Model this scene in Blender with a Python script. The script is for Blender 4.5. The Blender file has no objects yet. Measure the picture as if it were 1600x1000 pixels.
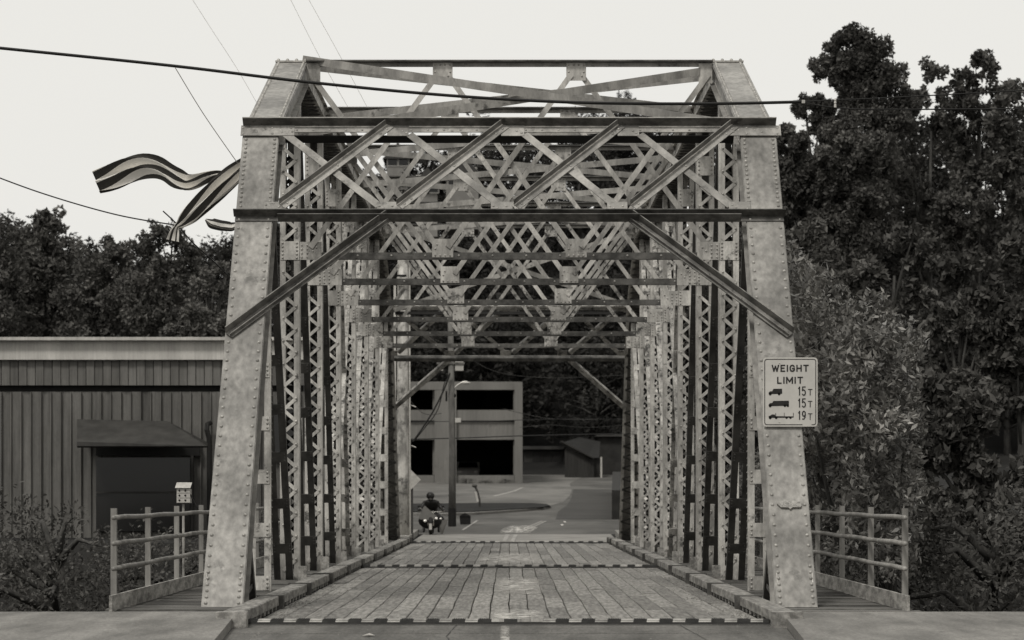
import bpy, math, random
import numpy as np
from mathutils import Vector, Matrix
random.seed(7); rng = np.random.default_rng(7)
sc = bpy.context.scene
COL = sc.collection

# ------------------------------------------------------------------ camera
F = 4176.0            # focal length in pixels of the 1600 px wide photograph
CH = 1.5              # camera height above the deck
VPX, VPY = 796.0, 771.0
cd = bpy.data.cameras.new('camera'); cam = bpy.data.objects.new('camera', cd); COL.objects.link(cam)
cam.location = (0, 0, CH); cam.rotation_euler = (math.radians(90), 0, 0)
cd.sensor_width = 36.0; cd.lens = 36.0*F/1600.0
cd.shift_x = (800-VPX)/1600.0; cd.shift_y = (VPY-500)/1600.0
cd.clip_start = 0.5; cd.clip_end = 3000
cd.dof.use_dof = True; cd.dof.focus_distance = 39.0; cd.dof.aperture_fstop = 3.4
sc.camera = cam
# ------------------------------------------------------------------ world, sun, exposure
W = bpy.data.worlds.new('World'); sc.world = W; W.use_nodes = True
nt = W.node_tree; nt.nodes.clear()
sky = nt.nodes.new('ShaderNodeTexSky'); sky.sky_type = 'NISHITA'; sky.sun_disc = False
sky.sun_elevation = math.radians(48); sky.sun_rotation = math.radians(205); sky.dust_density = 4.0
bw = nt.nodes.new('ShaderNodeRGBToBW'); nt.links.new(sky.outputs[0], bw.inputs[0])
b1 = nt.nodes.new('ShaderNodeBackground'); b1.inputs[1].default_value = 0.12; nt.links.new(bw.outputs[0], b1.inputs[0])
b2 = nt.nodes.new('ShaderNodeBackground'); b2.inputs[0].default_value = (0.88, 0.868, 0.825, 1); b2.inputs[1].default_value = 1.0
mx = nt.nodes.new('ShaderNodeMixShader'); mx.inputs[0].default_value = 0.9
nt.links.new(b1.outputs[0], mx.inputs[1]); nt.links.new(b2.outputs[0], mx.inputs[2])
wo = nt.nodes.new('ShaderNodeOutputWorld'); nt.links.new(mx.outputs[0], wo.inputs[0])
sd = bpy.data.lights.new('sun', 'SUN'); sd.energy = 2.3; sd.angle = math.radians(11); sd.color = (1, .975, .93)
sun = bpy.data.objects.new('sun', sd); COL.objects.link(sun)
sun.rotation_euler = Vector((0.28, 0.52, -0.80)).to_track_quat('-Z', 'Y').to_euler()
sc.view_settings.view_transform = 'Standard'; sc.view_settings.look = 'None'
sc.view_settings.exposure = 0.0; sc.view_settings.gamma = 1.0; sc.view_settings.use_curve_mapping = False

# ------------------------------------------------------------------ materials
def tint(v): return (v, v*.962, v*.89, 1)
def mat(name, v, rough=.7, var=.25, scale=2.0, stretch=(1, 1, 1), metal=0.0, spots=None, rnd=0.0, bump=0.0, bscale=30., detail=5., fine=0.0, spec=.18, streak=0.0):
    m = bpy.data.materials.new(name); m.use_nodes = True
    n = m.node_tree.nodes; l = m.node_tree.links
    b = n['Principled BSDF']; b.inputs['Roughness'].default_value = rough; b.inputs['Metallic'].default_value = metal
    b.inputs['Specular IOR Level'].default_value = spec
    g = n.new('ShaderNodeNewGeometry'); mp = n.new('ShaderNodeMapping'); mp.inputs['Scale'].default_value = stretch
    l.new(g.outputs['Position'], mp.inputs['Vector'])
    no = n.new('ShaderNodeTexNoise'); no.inputs['Scale'].default_value = scale; no.inputs['Detail'].default_value = detail; no.inputs['Roughness'].default_value = .62
    l.new(mp.outputs[0], no.inputs['Vector'])
    cr = n.new('ShaderNodeValToRGB'); cr.color_ramp.elements[0].position = .38; cr.color_ramp.elements[1].position = .63
    cr.color_ramp.elements[0].color = tint(v*(1-var)); cr.color_ramp.elements[1].color = tint(v*(1+var))
    l.new(no.outputs[0], cr.inputs[0]); out = cr.outputs[0]
    def mul(sock, fac_sock, lo, hi):
        mr = n.new('ShaderNodeMapRange'); mr.inputs['To Min'].default_value = lo; mr.inputs['To Max'].default_value = hi
        l.new(fac_sock, mr.inputs['Value'])
        mm = n.new('ShaderNodeMix'); mm.data_type = 'RGBA'; mm.blend_type = 'MULTIPLY'; mm.inputs[0].default_value = 1
        l.new(sock, mm.inputs[6]); l.new(mr.outputs[0], mm.inputs[7]); return mm.outputs[2]
    if fine:
        n2 = n.new('ShaderNodeTexNoise'); n2.inputs['Scale'].default_value = 28; n2.inputs['Detail'].default_value = 6; n2.inputs['Roughness'].default_value = .7
        l.new(mp.outputs[0], n2.inputs['Vector']); out = mul(out, n2.outputs[0], 1-fine*1.6, 1+fine*1.6)
    if streak:
        m4 = n.new('ShaderNodeMapping'); m4.inputs['Scale'].default_value = (1, 1, .05); l.new(g.outputs['Position'], m4.inputs[0])
        n4 = n.new('ShaderNodeTexNoise'); n4.inputs['Scale'].default_value = 13; n4.inputs['Detail'].default_value = 5; l.new(m4.outputs[0], n4.inputs['Vector']); out = mul(out, n4.outputs[0], 1-streak*1.8, 1+streak*1.2)
    if spots:
        n3 = n.new('ShaderNodeTexNoise'); n3.inputs['Scale'].default_value = spots[0]; n3.inputs['Detail'].default_value = 8; n3.inputs['Roughness'].default_value = .7
        l.new(g.outputs['Position'], n3.inputs['Vector'])
        c3 = n.new('ShaderNodeValToRGB'); c3.color_ramp.elements[0].position = spots[1]; c3.color_ramp.elements[1].position = spots[1]+.09
        l.new(n3.outputs[0], c3.inputs[0])
        mm = n.new('ShaderNodeMix'); mm.data_type = 'RGBA'; mm.inputs[7].default_value = tint(spots[2])
        l.new(c3.outputs[0], mm.inputs[0]); l.new(out, mm.inputs[6]); out = mm.outputs[2]
    if rnd:
        oi = n.new('ShaderNodeObjectInfo'); out = mul(out, oi.outputs['Random'], 1-rnd, 1+rnd)
    l.new(out, b.inputs['Base Color'])
    if bump:
        bn = n.new('ShaderNodeTexNoise'); bn.inputs['Scale'].default_value = bscale; bn.inputs['Detail'].default_value = 6
        l.new(mp.outputs[0], bn.inputs['Vector'])
        bm = n.new('ShaderNodeBump'); bm.inputs['Strength'].default_value = bump; bm.inputs['Distance'].default_value = .02
        l.new(bn.outputs[0], bm.inputs['Height']); l.new(bm.outputs[0], b.inputs['Normal'])
    m['out'] = 0
    return m
M = {}
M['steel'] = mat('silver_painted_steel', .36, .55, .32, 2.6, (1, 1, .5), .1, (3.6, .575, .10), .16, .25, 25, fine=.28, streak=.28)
M['steel_plate'] = mat('blotchy_silver_plate', .225, .48, .30, 1.2, (1, 1, .4), .1, (2.6, .60, .11), .05, .15, 12, detail=6, fine=.13, streak=.38)
M['steel_weathered'] = mat('weathered_grey_steel', .30, .65, .45, 3.5, (1, 1, .5), .1, (5, .52, .06), .15, .3, 30, fine=.25)
M['steel_dark'] = mat('dark_shade_toned_steel', .06, .6, .35, 3, (1, 1, .5), .1, (5, .6, .05), .15, .2, 30)  # dark tone paints the shade on down-facing diagonals and undersides
M['steel_mid'] = mat('dull_silver_steel', .25, .55, .32, 2.6, (1, 1, .5), .1, (3.2, .575, .09), .12, .25, 25, fine=.2)
M['edge'] = mat('fillet_highlight_paint', .62, .4, .3, 8)  # pale tone paints the light caught by the angle fillets
M['knee'] = mat('shade_toned_brace_steel', .15, .55, .4, 4, (1, 1, 1), .1, (6, .6, .06), .1, .2, 30, fine=.2)  # darker tone paints the shade on down-facing braces and angle legs
M['strut'] = mat('weathered_and_shaded_steel', .085, .6, .45, 4, (1, 1, 1), .1, (6, .58, .04), .25, .2, 30, fine=.2)  # weathered dark struts; also paints the shade on portal beam legs
M['rivet'] = mat('rivet_steel', .27, .45, .35, 9, (1, 1, 1), .25)
M['plank'] = mat('worn_timber_plank', .195, .75, .32, 3.0, (6, .6, 1), 0, (1.1, .60, .10), .26, .6, 40, fine=.3)
M['timber'] = mat('kerb_timber', .23, .85, .4, 4, (3, .7, 3), 0, (3.5, .58, .11), .2, .7, 35, fine=.25)
M['timber_dark'] = mat('tarred_timber', .07, .85, .4, 4, (1, 1, 1), 0, None, .15, .5, 35)
M['walk'] = mat('walkway_plank', .10, .85, .35, 5, (.5, 4, 1), 0, None, .4, .5, 40, fine=.2)
M['asphalt'] = mat('asphalt', .10, .85, .35, 1.2, (1, .15, 1), 0, (2.5, .58, .05), 0, .5, 60, fine=.5)
M['asphalt_far'] = mat('far_asphalt', .08, .85, .3, .35, (1, .4, 1), 0, (.3, .55, .065), 0, .3, 20, fine=.2)
M['asphalt_lot'] = mat('pale_worn_asphalt', .115, .85, .3, .25, (1, .4, 1), 0, (.35, .56, .09), 0, .3, 20, fine=.2)
M['asphalt_drive'] = mat('dark_drive_asphalt', .045, .85, .15, .4, (1, 1, 1), 0, None, 0, .3, 20, fine=.15)
M['concrete'] = mat('concrete', .155, .85, .3, 1.5, (1, .2, 1), 0, (2.5, .6, .09), 0, .6, 45, fine=.45)
M['concrete_pale'] = mat('pale_concrete', .2, .85, .22, .8, (1, 1, 1), 0, (1.5, .6, .19), 0, .3, 30, fine=.15)
M['garage'] = mat('garage_concrete', .14, .85, .16, .3, (1, 1, .3), 0, (.5, .6, .095), 0, .2, 8, fine=.14, streak=.15)
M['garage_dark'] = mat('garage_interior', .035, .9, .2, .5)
M['line'] = mat('worn_road_paint', .26, .7, .35, 2.5, (1, 1, 1), 0, (3, .55, .16), fine=.2)
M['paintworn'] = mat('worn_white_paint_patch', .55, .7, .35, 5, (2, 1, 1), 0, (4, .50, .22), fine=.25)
M['rubber'] = mat('black_rubber', .016, .7, .3, 10, bump=.4)
M['reflect'] = mat('reflective_strip', .23, .45, .3, 8, rnd=.35)
M['sign'] = mat('sign_face', .42, .45, .07, 3, (1, 1, 1), 0, (9, .72, .3), fine=.05)
M['ink'] = mat('black_sign_ink', .018, .5, .2, 5)
M['alu'] = mat('aluminium', .45, .4, .15, 6, metal=.5)
M['white'] = mat('white_paint', .42, .6, .15, 1.2, (1, 1, .3), 0, (2.2, .64, .27), fine=.15, streak=.2)
M['siding'] = mat('grey_siding', .11, .75, .2, .9, (1, 1, .3), 0, None, .2, fine=.2, streak=.25)
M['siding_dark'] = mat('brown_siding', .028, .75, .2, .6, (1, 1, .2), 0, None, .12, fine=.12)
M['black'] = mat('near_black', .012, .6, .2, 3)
M['glass_dark'] = mat('dark_window_glass', .012, .12, .1, 1, spec=.35)
M['roof'] = mat('roof_metal', .038, .6, .2, 2)
M['bark_pole'] = mat('peeling_pole_timber', .3, .85, .45, 4, (1, 1, .45), 0, (3.2, .545, .09), 0, .5, 20, fine=.25)
M['pole'] = mat('utility_pole_timber', .095, .85, .3, 5, (1, 1, .3), 0, None, 0, .4, 20)
M['trunk'] = mat('tree_bark', .05, .9, .35, 6, (1, 1, .3), 0, None, 0, .6, 15)
M['grass'] = mat('dark_grass', .012, .95, .4, 2, fine=.3)
M['earth'] = mat('undergrowth_ground', .012, .95, .45, .12, fine=.3)
M['water'] = mat('river_water', .04, .12, .2, .4, bump=.5, bscale=3)
M['cable'] = mat('black_cable', .012, .5, .1, 3)
M['rope'] = mat('pale_rope', .32, .8, .3, 20)
M['leather'] = mat('black_leather', .02, .4, .3, 8)
M['skin'] = mat('skin', .3, .6, .1, 8)
M['chrome'] = mat('chrome', .55, .15, .05, 4, metal=1)
M['lens'] = mat('lamp_glass', .8, .1, .03, 4, spec=1)
M['windscreen'] = mat('smoked_windscreen', .10, .15, .1, 4)
M['brick'] = mat('old_brick', .022, .85, .25, 1.5, fine=.2)
M['housewall'] = mat('pale_house_wall', .16, .8, .15, .5)
def leafmat(name, v, tr=.25, rough=.55):
    m = bpy.data.materials.new(name); m.use_nodes = True; n = m.node_tree.nodes; l = m.node_tree.links
    b = n['Principled BSDF']; b.inputs['Roughness'].default_value = rough; b.inputs['Specular IOR Level'].default_value = .22 if 'shrub' in name else .06
    g = n.new('ShaderNodeNewGeometry'); no = n.new('ShaderNodeTexNoise'); no.inputs['Scale'].default_value = .55; no.inputs['Detail'].default_value = 8
    l.new(g.outputs['Position'], no.inputs['Vector'])
    cr = n.new('ShaderNodeValToRGB'); cr.color_ramp.elements[0].position = .33; cr.color_ramp.elements[1].position = .68
    cr.color_ramp.elements[0].color = tint(v*.55); cr.color_ramp.elements[1].color = tint(v*1.5); l.new(no.outputs[0], cr.inputs[0])
    mr = n.new('ShaderNodeMapRange'); mr.inputs['To Min'].default_value = .6; mr.inputs['To Max'].default_value = 1.5; l.new(g.outputs['Random Per Island'], mr.inputs['Value'])
    mm = n.new('ShaderNodeMix'); mm.data_type = 'RGBA'; mm.blend_type = 'MULTIPLY'; mm.inputs[0].default_value = 1
    l.new(cr.outputs[0], mm.inputs[6]); l.new(mr.outputs[0], mm.inputs[7]); l.new(mm.outputs[2], b.inputs['Base Color'])
    t = n.new('ShaderNodeBsdfTranslucent'); l.new(mm.outputs[2], t.inputs[0])
    x = n.new('ShaderNodeMixShader'); x.inputs[0].default_value = tr; l.new(b.outputs[0], x.inputs[1]); l.new(t.outputs[0], x.inputs[2])
    l.new(x.outputs[0], n['Material Output'].inputs[0]); return m
M['leaf_shrub'] = leafmat('glossy_shrub_leaves', .155, .12, .42)
M['leaf_dark'] = leafmat('dark_tree_leaves', .075)
M['leaf_mid'] = leafmat('mid_tree_leaves', .09)
M['leaf_hill'] = leafmat('hillside_leaves', .026)

# ------------------------------------------------------------------ mesh builder
WL = {}                      # world position of every object (pure translations)
CACHE = {}
def V(*a): return Vector(a)
class MB:
    def __init__(s): s.v = []; s.f = []
    def quad8(s, c):
        k = len(s.v); s.v += [tuple(p) for p in c]
        for q in ((0,3,2,1),(4,5,6,7),(0,1,5,4),(1,2,6,5),(2,3,7,6),(3,0,4,7)): s.f.append(tuple(k+i for i in q))
    def box(s, x0, x1, y0, y1, z0, z1):
        s.quad8([(x0,y0,z0),(x1,y0,z0),(x1,y1,z0),(x0,y1,z0),(x0,y0,z1),(x1,y0,z1),(x1,y1,z1),(x0,y1,z1)]); return s
    def obox(s, c, a, b, d):      # centre, three half-axis vectors
        s.quad8([c-a-b-d, c+a-b-d, c+a+b-d, c-a+b-d, c-a-b+d, c+a-b+d, c+a+b+d, c-a+b+d]); return s
    def bar(s, p0, p1, w, t, wd, off=0.0):   # flat bar from p0 to p1, width w along wd, thickness t
        p0 = Vector(p0); p1 = Vector(p1); d = (p1-p0); L = d.length; d.normalize()
        wd = Vector(wd); wd = (wd - d*wd.dot(d)).normalized(); td = d.cross(wd)
        s.obox((p0+p1)/2 + wd*off, d*(L/2), wd*(w/2), td*(t/2)); return s
    def angle(s, p0, p1, d1, w1, d2, w2, t=.012):   # L section: legs along d1 and d2 from the edge p0-p1
        s.bar(p0, p1, w1, t, d1, off=w1/2); d = (Vector(p1)-Vector(p0)).normalized()
        e = Vector(d1); e = (e-d*e.dot(d)).normalized()
        g = Vector(d2); g = (g-d*g.dot(d)).normalized()
        s.bar(Vector(p0)+g*t*.6+e*t*.5, Vector(p1)+g*t*.6+e*t*.5, w2, t, d2, off=w2/2); return s
    def tube(s, pts, r, n=8, cap=True):
        pts = [Vector(p) for p in pts]; k0 = len(s.v); rs = r if isinstance(r, (list, tuple)) else [r]*len(pts)
        for i, p in enumerate(pts):
            d = (pts[min(i+1, len(pts)-1)]-pts[max(i-1, 0)]).normalized()
            a = d.orthogonal().normalized() if abs(d.z) > .9 else d.cross(V(0,0,1)).normalized()
            b = d.cross(a)
            for j in range(n):
                t = 2*math.pi*j/n; s.v.append(tuple(p + (a*math.cos(t)+b*math.sin(t))*rs[i]))
        for i in range(len(pts)-1):
            for j in range(n):
                s.f.append((k0+i*n+j, k0+i*n+(j+1)%n, k0+(i+1)*n+(j+1)%n, k0+(i+1)*n+j))
        if cap: s.f.append(tuple(k0+j for j in range(n))[::-1]); s.f.append(tuple(k0+(len(pts)-1)*n+j for j in range(n)))
        return s
    def dome(s, c, nrm, r, h=None, n=7):
        c = Vector(c); nrm = Vector(nrm).normalized(); h = h or r*.75; a = nrm.orthogonal().normalized(); b = nrm.cross(a); k = len(s.v)
        for rr, hh in ((1, 0), (.82, .55), (.45, .9)):
            for j in range(n):
                t = 2*math.pi*j/n; s.v.append(tuple(c + (a*math.cos(t)+b*math.sin(t))*r*rr + nrm*h*hh))
        s.v.append(tuple(c+nrm*h))
        for i in (0, 1):
            for j in range(n): s.f.append((k+i*n+j, k+i*n+(j+1)%n, k+(i+1)*n+(j+1)%n, k+(i+1)*n+j))
        for j in range(n): s.f.append((k+2*n+j, k+2*n+(j+1)%n, k+3*n))
        return s
    def ell(s, c, rx, ry, rz, n=12, m=8):
        k = len(s.v)
        for i in range(m+1):
            ph = math.pi*i/m
            for j in range(n):
                t = 2*math.pi*j/n; s.v.append((c[0]+rx*math.sin(ph)*math.cos(t), c[1]+ry*math.sin(ph)*math.sin(t), c[2]+rz*math.cos(ph)))
        for i in range(m):
            for j in range(n): s.f.append((k+i*n+j, k+i*n+(j+1)%n, k+(i+1)*n+(j+1)%n, k+(i+1)*n+j))
        return s
    def prism(s, poly, d):        # closed polygon of 3-D points extruded by vector d
        k = len(s.v); n = len(poly); d = Vector(d)
        s.v += [tuple(Vector(p)) for p in poly] + [tuple(Vector(p)+d) for p in poly]
        s.f.append(tuple(range(k, k+n))); s.f.append(tuple(range(k+2*n-1, k+n-1, -1)))
        for i in range(n): s.f.append((k+i, k+(i+1)%n, k+n+(i+1)%n, k+n+i))
        return s
    def build(s, name, m, parent=None, smooth=False, kind=None, label=None):
        vs = np.array(s.v, dtype=float); o = (vs.min(0)+vs.max(0))/2; o[2] = vs[:, 2].min()
        me = bpy.data.meshes.new(name); me.from_pydata((vs-o).tolist(), [], s.f); me.materials.append(M[m] if isinstance(m, str) else m)
        if smooth: me.shade_smooth()
        return link(name, me, o, parent, kind, label)
def link(name, me, loc, parent=None, kind=None, label=None, rot=None):
    ob = bpy.data.objects.new(name, me); COL.objects.link(ob)
    loc = Vector(loc); WL[ob.name] = loc
    if parent: ob.parent = parent; ob.location = loc-WL[parent.name]
    else: ob.location = loc
    if rot is not None: ob.rotation_euler = rot
    if kind: ob['kind'] = kind
    if label: ob['label'] = label
    return ob
def thing(name, label, cat, loc=(0, 0, 0), group=None):
    o = link(name, None, loc); tag(o, label, cat, group); return o
def tag(o, label, cat, group=None):
    o['label'] = label; o['category'] = cat
    if group: o['group'] = group
    return o
def at(px, py, Y): return V((px-VPX)*Y/F, Y, CH+(VPY-py)*Y/F)
def copy_tree(o, parent=None):
    c = o.copy(); COL.objects.link(c)
    if parent: c.parent = parent
    for ch in o.children: copy_tree(ch, c)
    return c

# ------------------------------------------------------------------ terrain
PROF = [(-60,0),(31.6,0),(34,-2.5),(40,-5.5),(72,-5.5),(78,-2.5),(80.6,0),(98,0),(115,.29),(125,.45),(140,.86),(165,1.54),(190,2.23),(215,3.0),(235,6),(262,18),(300,28),(420,34),(900,40)]
def prof(Y):
    for (a, za), (b, zb) in zip(PROF, PROF[1:]):
        if Y <= b: return za+(zb-za)*(Y-a)/(b-a)
    return PROF[-1][1]
SKYL = [(-2500,330),(0,330),(272,400),(420,335),(480,300),(560,275),(610,255),(650,215),(735,172),(780,184),(830,163),(1000,156),(1100,185),(1235,215),(1330,180),(1600,150),(4000,150)]
def skyline(px):
    for (a, za), (b, zb) in zip(SKYL, SKYL[1:]):
        if px <= b: return za+(zb-za)*(px-a)/(b-a)
    return SKYL[-1][1]
def ground(X, Y):
    if Y <= 215: 
        z = prof(Y)
        if 31.6 < Y < 80.6: return z
        if Y > 80.6 and abs(X) > 24: z += (abs(X)-24)*(.02 if X < 0 else .05)*min(1, (Y-80)/60)
        return z
    top = CH+(VPY-skyline(VPX+X*F/275))*275/F-12
    e = min(1, (Y-215)/60); e = e*e*(3-2*e)
    base = ground(X, 215) + (Y-215)*.02
    return base + max(0, top-base)*e + max(0, Y-275)*.02
mb = MB(); xs = [-900,-500,-300,-200,-150]+list(range(-120, 121, 8))+[150,200,300,500,900]
ys = sorted(set([p[0] for p in PROF]+[20, 60, 90, 106, 150, 178, 202]+list(range(222, 320, 8))+[360,500,700]))
for y in ys:
    for x in xs: mb.v.append((x, y, ground(x, y) - (0 if (abs(x) < 26 and (y < 216)) else 0)))
nx = len(xs)
for j in range(len(ys)-1):
    for i in range(nx-1): mb.f.append((j*nx+i, j*nx+i+1, (j+1)*nx+i+1, (j+1)*nx+i))
mb.build('ground', 'earth', kind='structure')
MB().box(-900, 900, 35.5, 76.5, -5.2, -4.6).build('river_water', 'water', kind='structure')
def sheet(name, m, rows, dz, kind='structure', parent=None):     # rows: (Y, x0, x1) laid on the profile
    rr = []
    for (a, b) in zip(rows, rows[1:]):
        rr.append(a)
        for p in PROF:
            if a[0]+.01 < p[0] < b[0]-.01:
                t = (p[0]-a[0])/(b[0]-a[0]); rr.append((p[0], a[1]+(b[1]-a[1])*t, a[2]+(b[2]-a[2])*t))
    rr.append(rows[-1]); mb = MB()
    for y, a, b in rr: mb.v += [(a, y, prof(y)+dz), (b, y, prof(y)+dz)]
    for i in range(len(rr)-1): mb.f.append((2*i, 2*i+1, 2*i+3, 2*i+2))
    o = mb.build(name, m, parent, kind=kind)
    if m == 'wornpatch': put_uv(o, len(rr))
    return o
def gy(py):    # distance of the ground seen at picture row py (beyond the bridge)
    Y = 81.0
    while Y < 260:
        if VPY-(prof(Y)-CH)*F/Y <= py: return Y
        Y += .25
    return Y
def gx(px, Y): return (px-VPX)*Y/F
# near road
sheet('road', 'asphalt', [(-60, -2.7, 2.7), (25, -2.78, 2.78), (30.38, -3.12, 3.12)], .004)
for s, nm in ((-1, 'pavement'), (1, 'pavement')):
    mb = MB(); poly = [(2.7, -60), (2.78, 25), (3.10, 29.9), (3.24, 31.55), (14, 31.55), (14, -60)]
    for a, b in ((0, 1), (1, 2)):
        pass
    mb.prism([V(s*x, y, -.05) for x, y in poly], (0, 0, .155)); mb.build('pavement', 'concrete', kind='structure')
# far side ground sheets
sheet('approach_slab', 'concrete_pale', [(81.3, -3.0, 3.35), (97.6, -3.15, 3.7)], .012)
sheet('far_road', 'asphalt_far', [(97.75, -14, 22), (125, -18, 26), (160, -25, 30), (215, -34, 34)], .008)
sheet('parking_lot', 'asphalt_lot', [(gy(p), gx(a, gy(p)), gx(b, gy(p))) for p, a, b in ((791, 640, 858), (785, 640, 880), (775, 640, 890), (768, 640, 893), (764, 640, 893), (756, 640, 890), (748, 640, 905), (743, 815, 925))], .016)
sheet('side_drive', 'asphalt_drive', [(gy(p), gx(a, gy(p)), gx(b, gy(p))) for p, a, b in ((812, 868, 985), (800, 872, 980), (790, 886, 975), (778, 893, 972), (765, 896, 965))], .020)
for nm, pts in (('line_a', ((833, 803, 806), (815, 845, 849))), ('line_b', ((833, 811, 815), (815, 851, 855))), ('line_c', ((829, 721, 725), (814, 744, 748))), ('line_d', ((850, 784, 790), (836, 790, 797))), ('line_e', ((850, 797, 803), (836, 803, 809)))):
    sheet('road_line', 'line', [(gy(p), gx(a, gy(p)), gx(b, gy(p))) for p, a, b in pts], .024)
sheet('road_line', 'line', [(gy(p), gx(a, gy(p)), gx(b, gy(p))) for p, a, b in ((776, 768, 774), (768, 800, 806), (762, 815, 818))], .024)
for a, b, c in ((877, 881, 822), (881, 885, 817)):
    sheet('road_marking', 'paintworn', [(gy(c), gx(a, gy(c)), gx(b, gy(c))), (gy(c)+1.6, gx(a, gy(c)), gx(b, gy(c)))], .024)
# grass island with its kerb
isl = [(640, 791), (740, 789.5), (835, 789.5), (855, 791.5), (861, 794), (850, 797), (800, 801), (740, 805), (690, 806.5), (640, 806)]
def gp(px, py, dz=0): Y = gy(py); return V(gx(px, Y), Y, prof(Y)+dz)
ist = thing('grass_island', 'dark grass island with a pale kerb beyond the bridge end', 'island', gp(750, 800))
MB().prism([gp(a, b, -.05) for a, b in isl], (0, 0, .17)).build('kerb', 'concrete', ist)
ci = (760, 798); MB().prism([gp(ci[0]+(a-ci[0])*.985, ci[1]+(b-ci[1])*.86, .1) for a, b in isl], (0, 0, .06)).build('grass', 'grass', ist, kind='stuff')

# ------------------------------------------------------------------ the truss bridge
P = 5.25; Y0 = 32.9; ZB = .10; YM = Y0+4.5*P
def YN(k): return Y0+k*P
HS = 6.72; TOPZ = 8.50; XI, XO = 3.29, 3.79
br = thing('steel_truss_bridge', 'riveted silver steel truss bridge with plank deck filling the photo', 'bridge', (0, 32, 0))
S = V(0, P, HS-ZB).normalized(); N = V(0, -S.z, S.y); B0 = V(0, Y0, ZB)
def PP(X, v, n=0, mir=False):
    p = B0+V(X, 0, 0)+S*v+N*n
    if mir: p.y = 2*YM-p.y
    return p
def pv(px, py):
    d = V((px-VPX)/F, 1, (VPY-py)/F); C = V(0, 0, CH); t = (B0-C).dot(N)/d.dot(N); q = C+d*t-B0
    return q.x, q.dot(S)
def mdir(v, mir): v = Vector(v); return V(v.x, -v.y, v.z) if mir else v
LV = (PP(0, 0)-PP(0, 0)).length
VH = math.hypot(P, HS-ZB)   # slope length of an end post

def lacing_rows(mb, A, Bp, x0, x1, w, pitch, nrm, t=.01):   # zigzag bars between x0 and x1 along A-B (Y,z line points)
    A = Vector(A); Bp = Vector(Bp); L = (Bp-A).length; n = max(1, int(L/pitch)); d = (Bp-A)/n
    for i in range(n):
        a = A+d*i; b = A+d*(i+1); xa, xb = (x0, x1) if i % 2 else (x1, x0)
        mb.bar(V(xa, a.y, a.z), V(xb, b.y, b.z), w, t, V(0, d.y, d.z).normalized()+V(.001, 0, 0))
def chord(name, A, Bp, sgn, depth, m, rivet_sp=None, lace=True, end_plate=False, extra=None):
    # box member: cover plate between A and B (Y, z), webs below, lacing at the back
    A = V(0, *A); Bp = V(0, *Bp); s = (Bp-A).normalized(); n = V(0, -s.z, s.y)
    if n.z < 0: n = -n
    xa, xb = sorted((sgn*XI, sgn*XO)); mb = MB(); L = (Bp-A).length; c = (A+Bp)/2
    mb.obox(c+V((xa+xb)/2, 0, 0)-n*.008, V((xb-xa)/2, 0, 0), s*(L/2), n*.008)
    for x in (xa+.05, xb-.05): mb.obox(c+V(x, 0, 0)-n*(.016+depth/2), V(.008, 0, 0), s*(L/2), n*(depth/2))
    for x, dd in ((xa+.05, 1), (xb-.05, -1)): mb.obox(c+V(x-dd*.045, 0, 0)-n*(.016+depth-.006), V(.037, 0, 0), s*(L/2), n*.006)
    for x, dd in ((xa+.05, 1), (xb-.05, -1)): mb.obox(c+V(x-dd*.034, 0, 0)-n*(.026), V(.026, 0, 0), s*(L/2), n*.0075)
    o = mb.build(name, m, br)
    if lace:
        lb = MB(); k = int(L/.2)
        for i in range(k):
            a = A+s*(L*i/k)-n*(depth+.03); b = A+s*(L*(i+1)/k)-n*(depth+.03); x0, x1 = (xa+.02, xb-.02) if i % 2 else (xb-.02, xa+.02)
            lb.bar(a+V(x0, 0, 0), b+V(x1, 0, 0), .06, .01, s+V(.001, 0, 0))
        lb.build('lacing', 'steel_dark', o, kind='stuff')  # dark tone paints the shade on the underside lacing
    rb = MB()
    if rivet_sp:
        v = .06
        while v < L-.03:
            sp = rivet_sp(v) if callable(rivet_sp) else rivet_sp
            for x in (xa+.048, xb-.048): rb.dome(A+s*v+V(x+random.uniform(-.003, .003), 0, 0), n, .025, .024)
            for q in (.07, depth-.03):
                for x, dx in ((xa+.042, -1), (xb-.042, 1)):
                    rb.dome(A+s*v+V(x, 0, 0)-n*q, V(dx, 0, 0), .018, n=5)
            v += sp
    if extra: extra(rb)
    if rb.v: rb.build('rivets', 'rivet', o, smooth=True, kind='stuff')
    return o
def ep_sp(v):
    if v < .62: return .095
    z_beam = pv(360, 345)[1]
    return .162 if v < z_beam-.1 else .088
EP = {}
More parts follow.
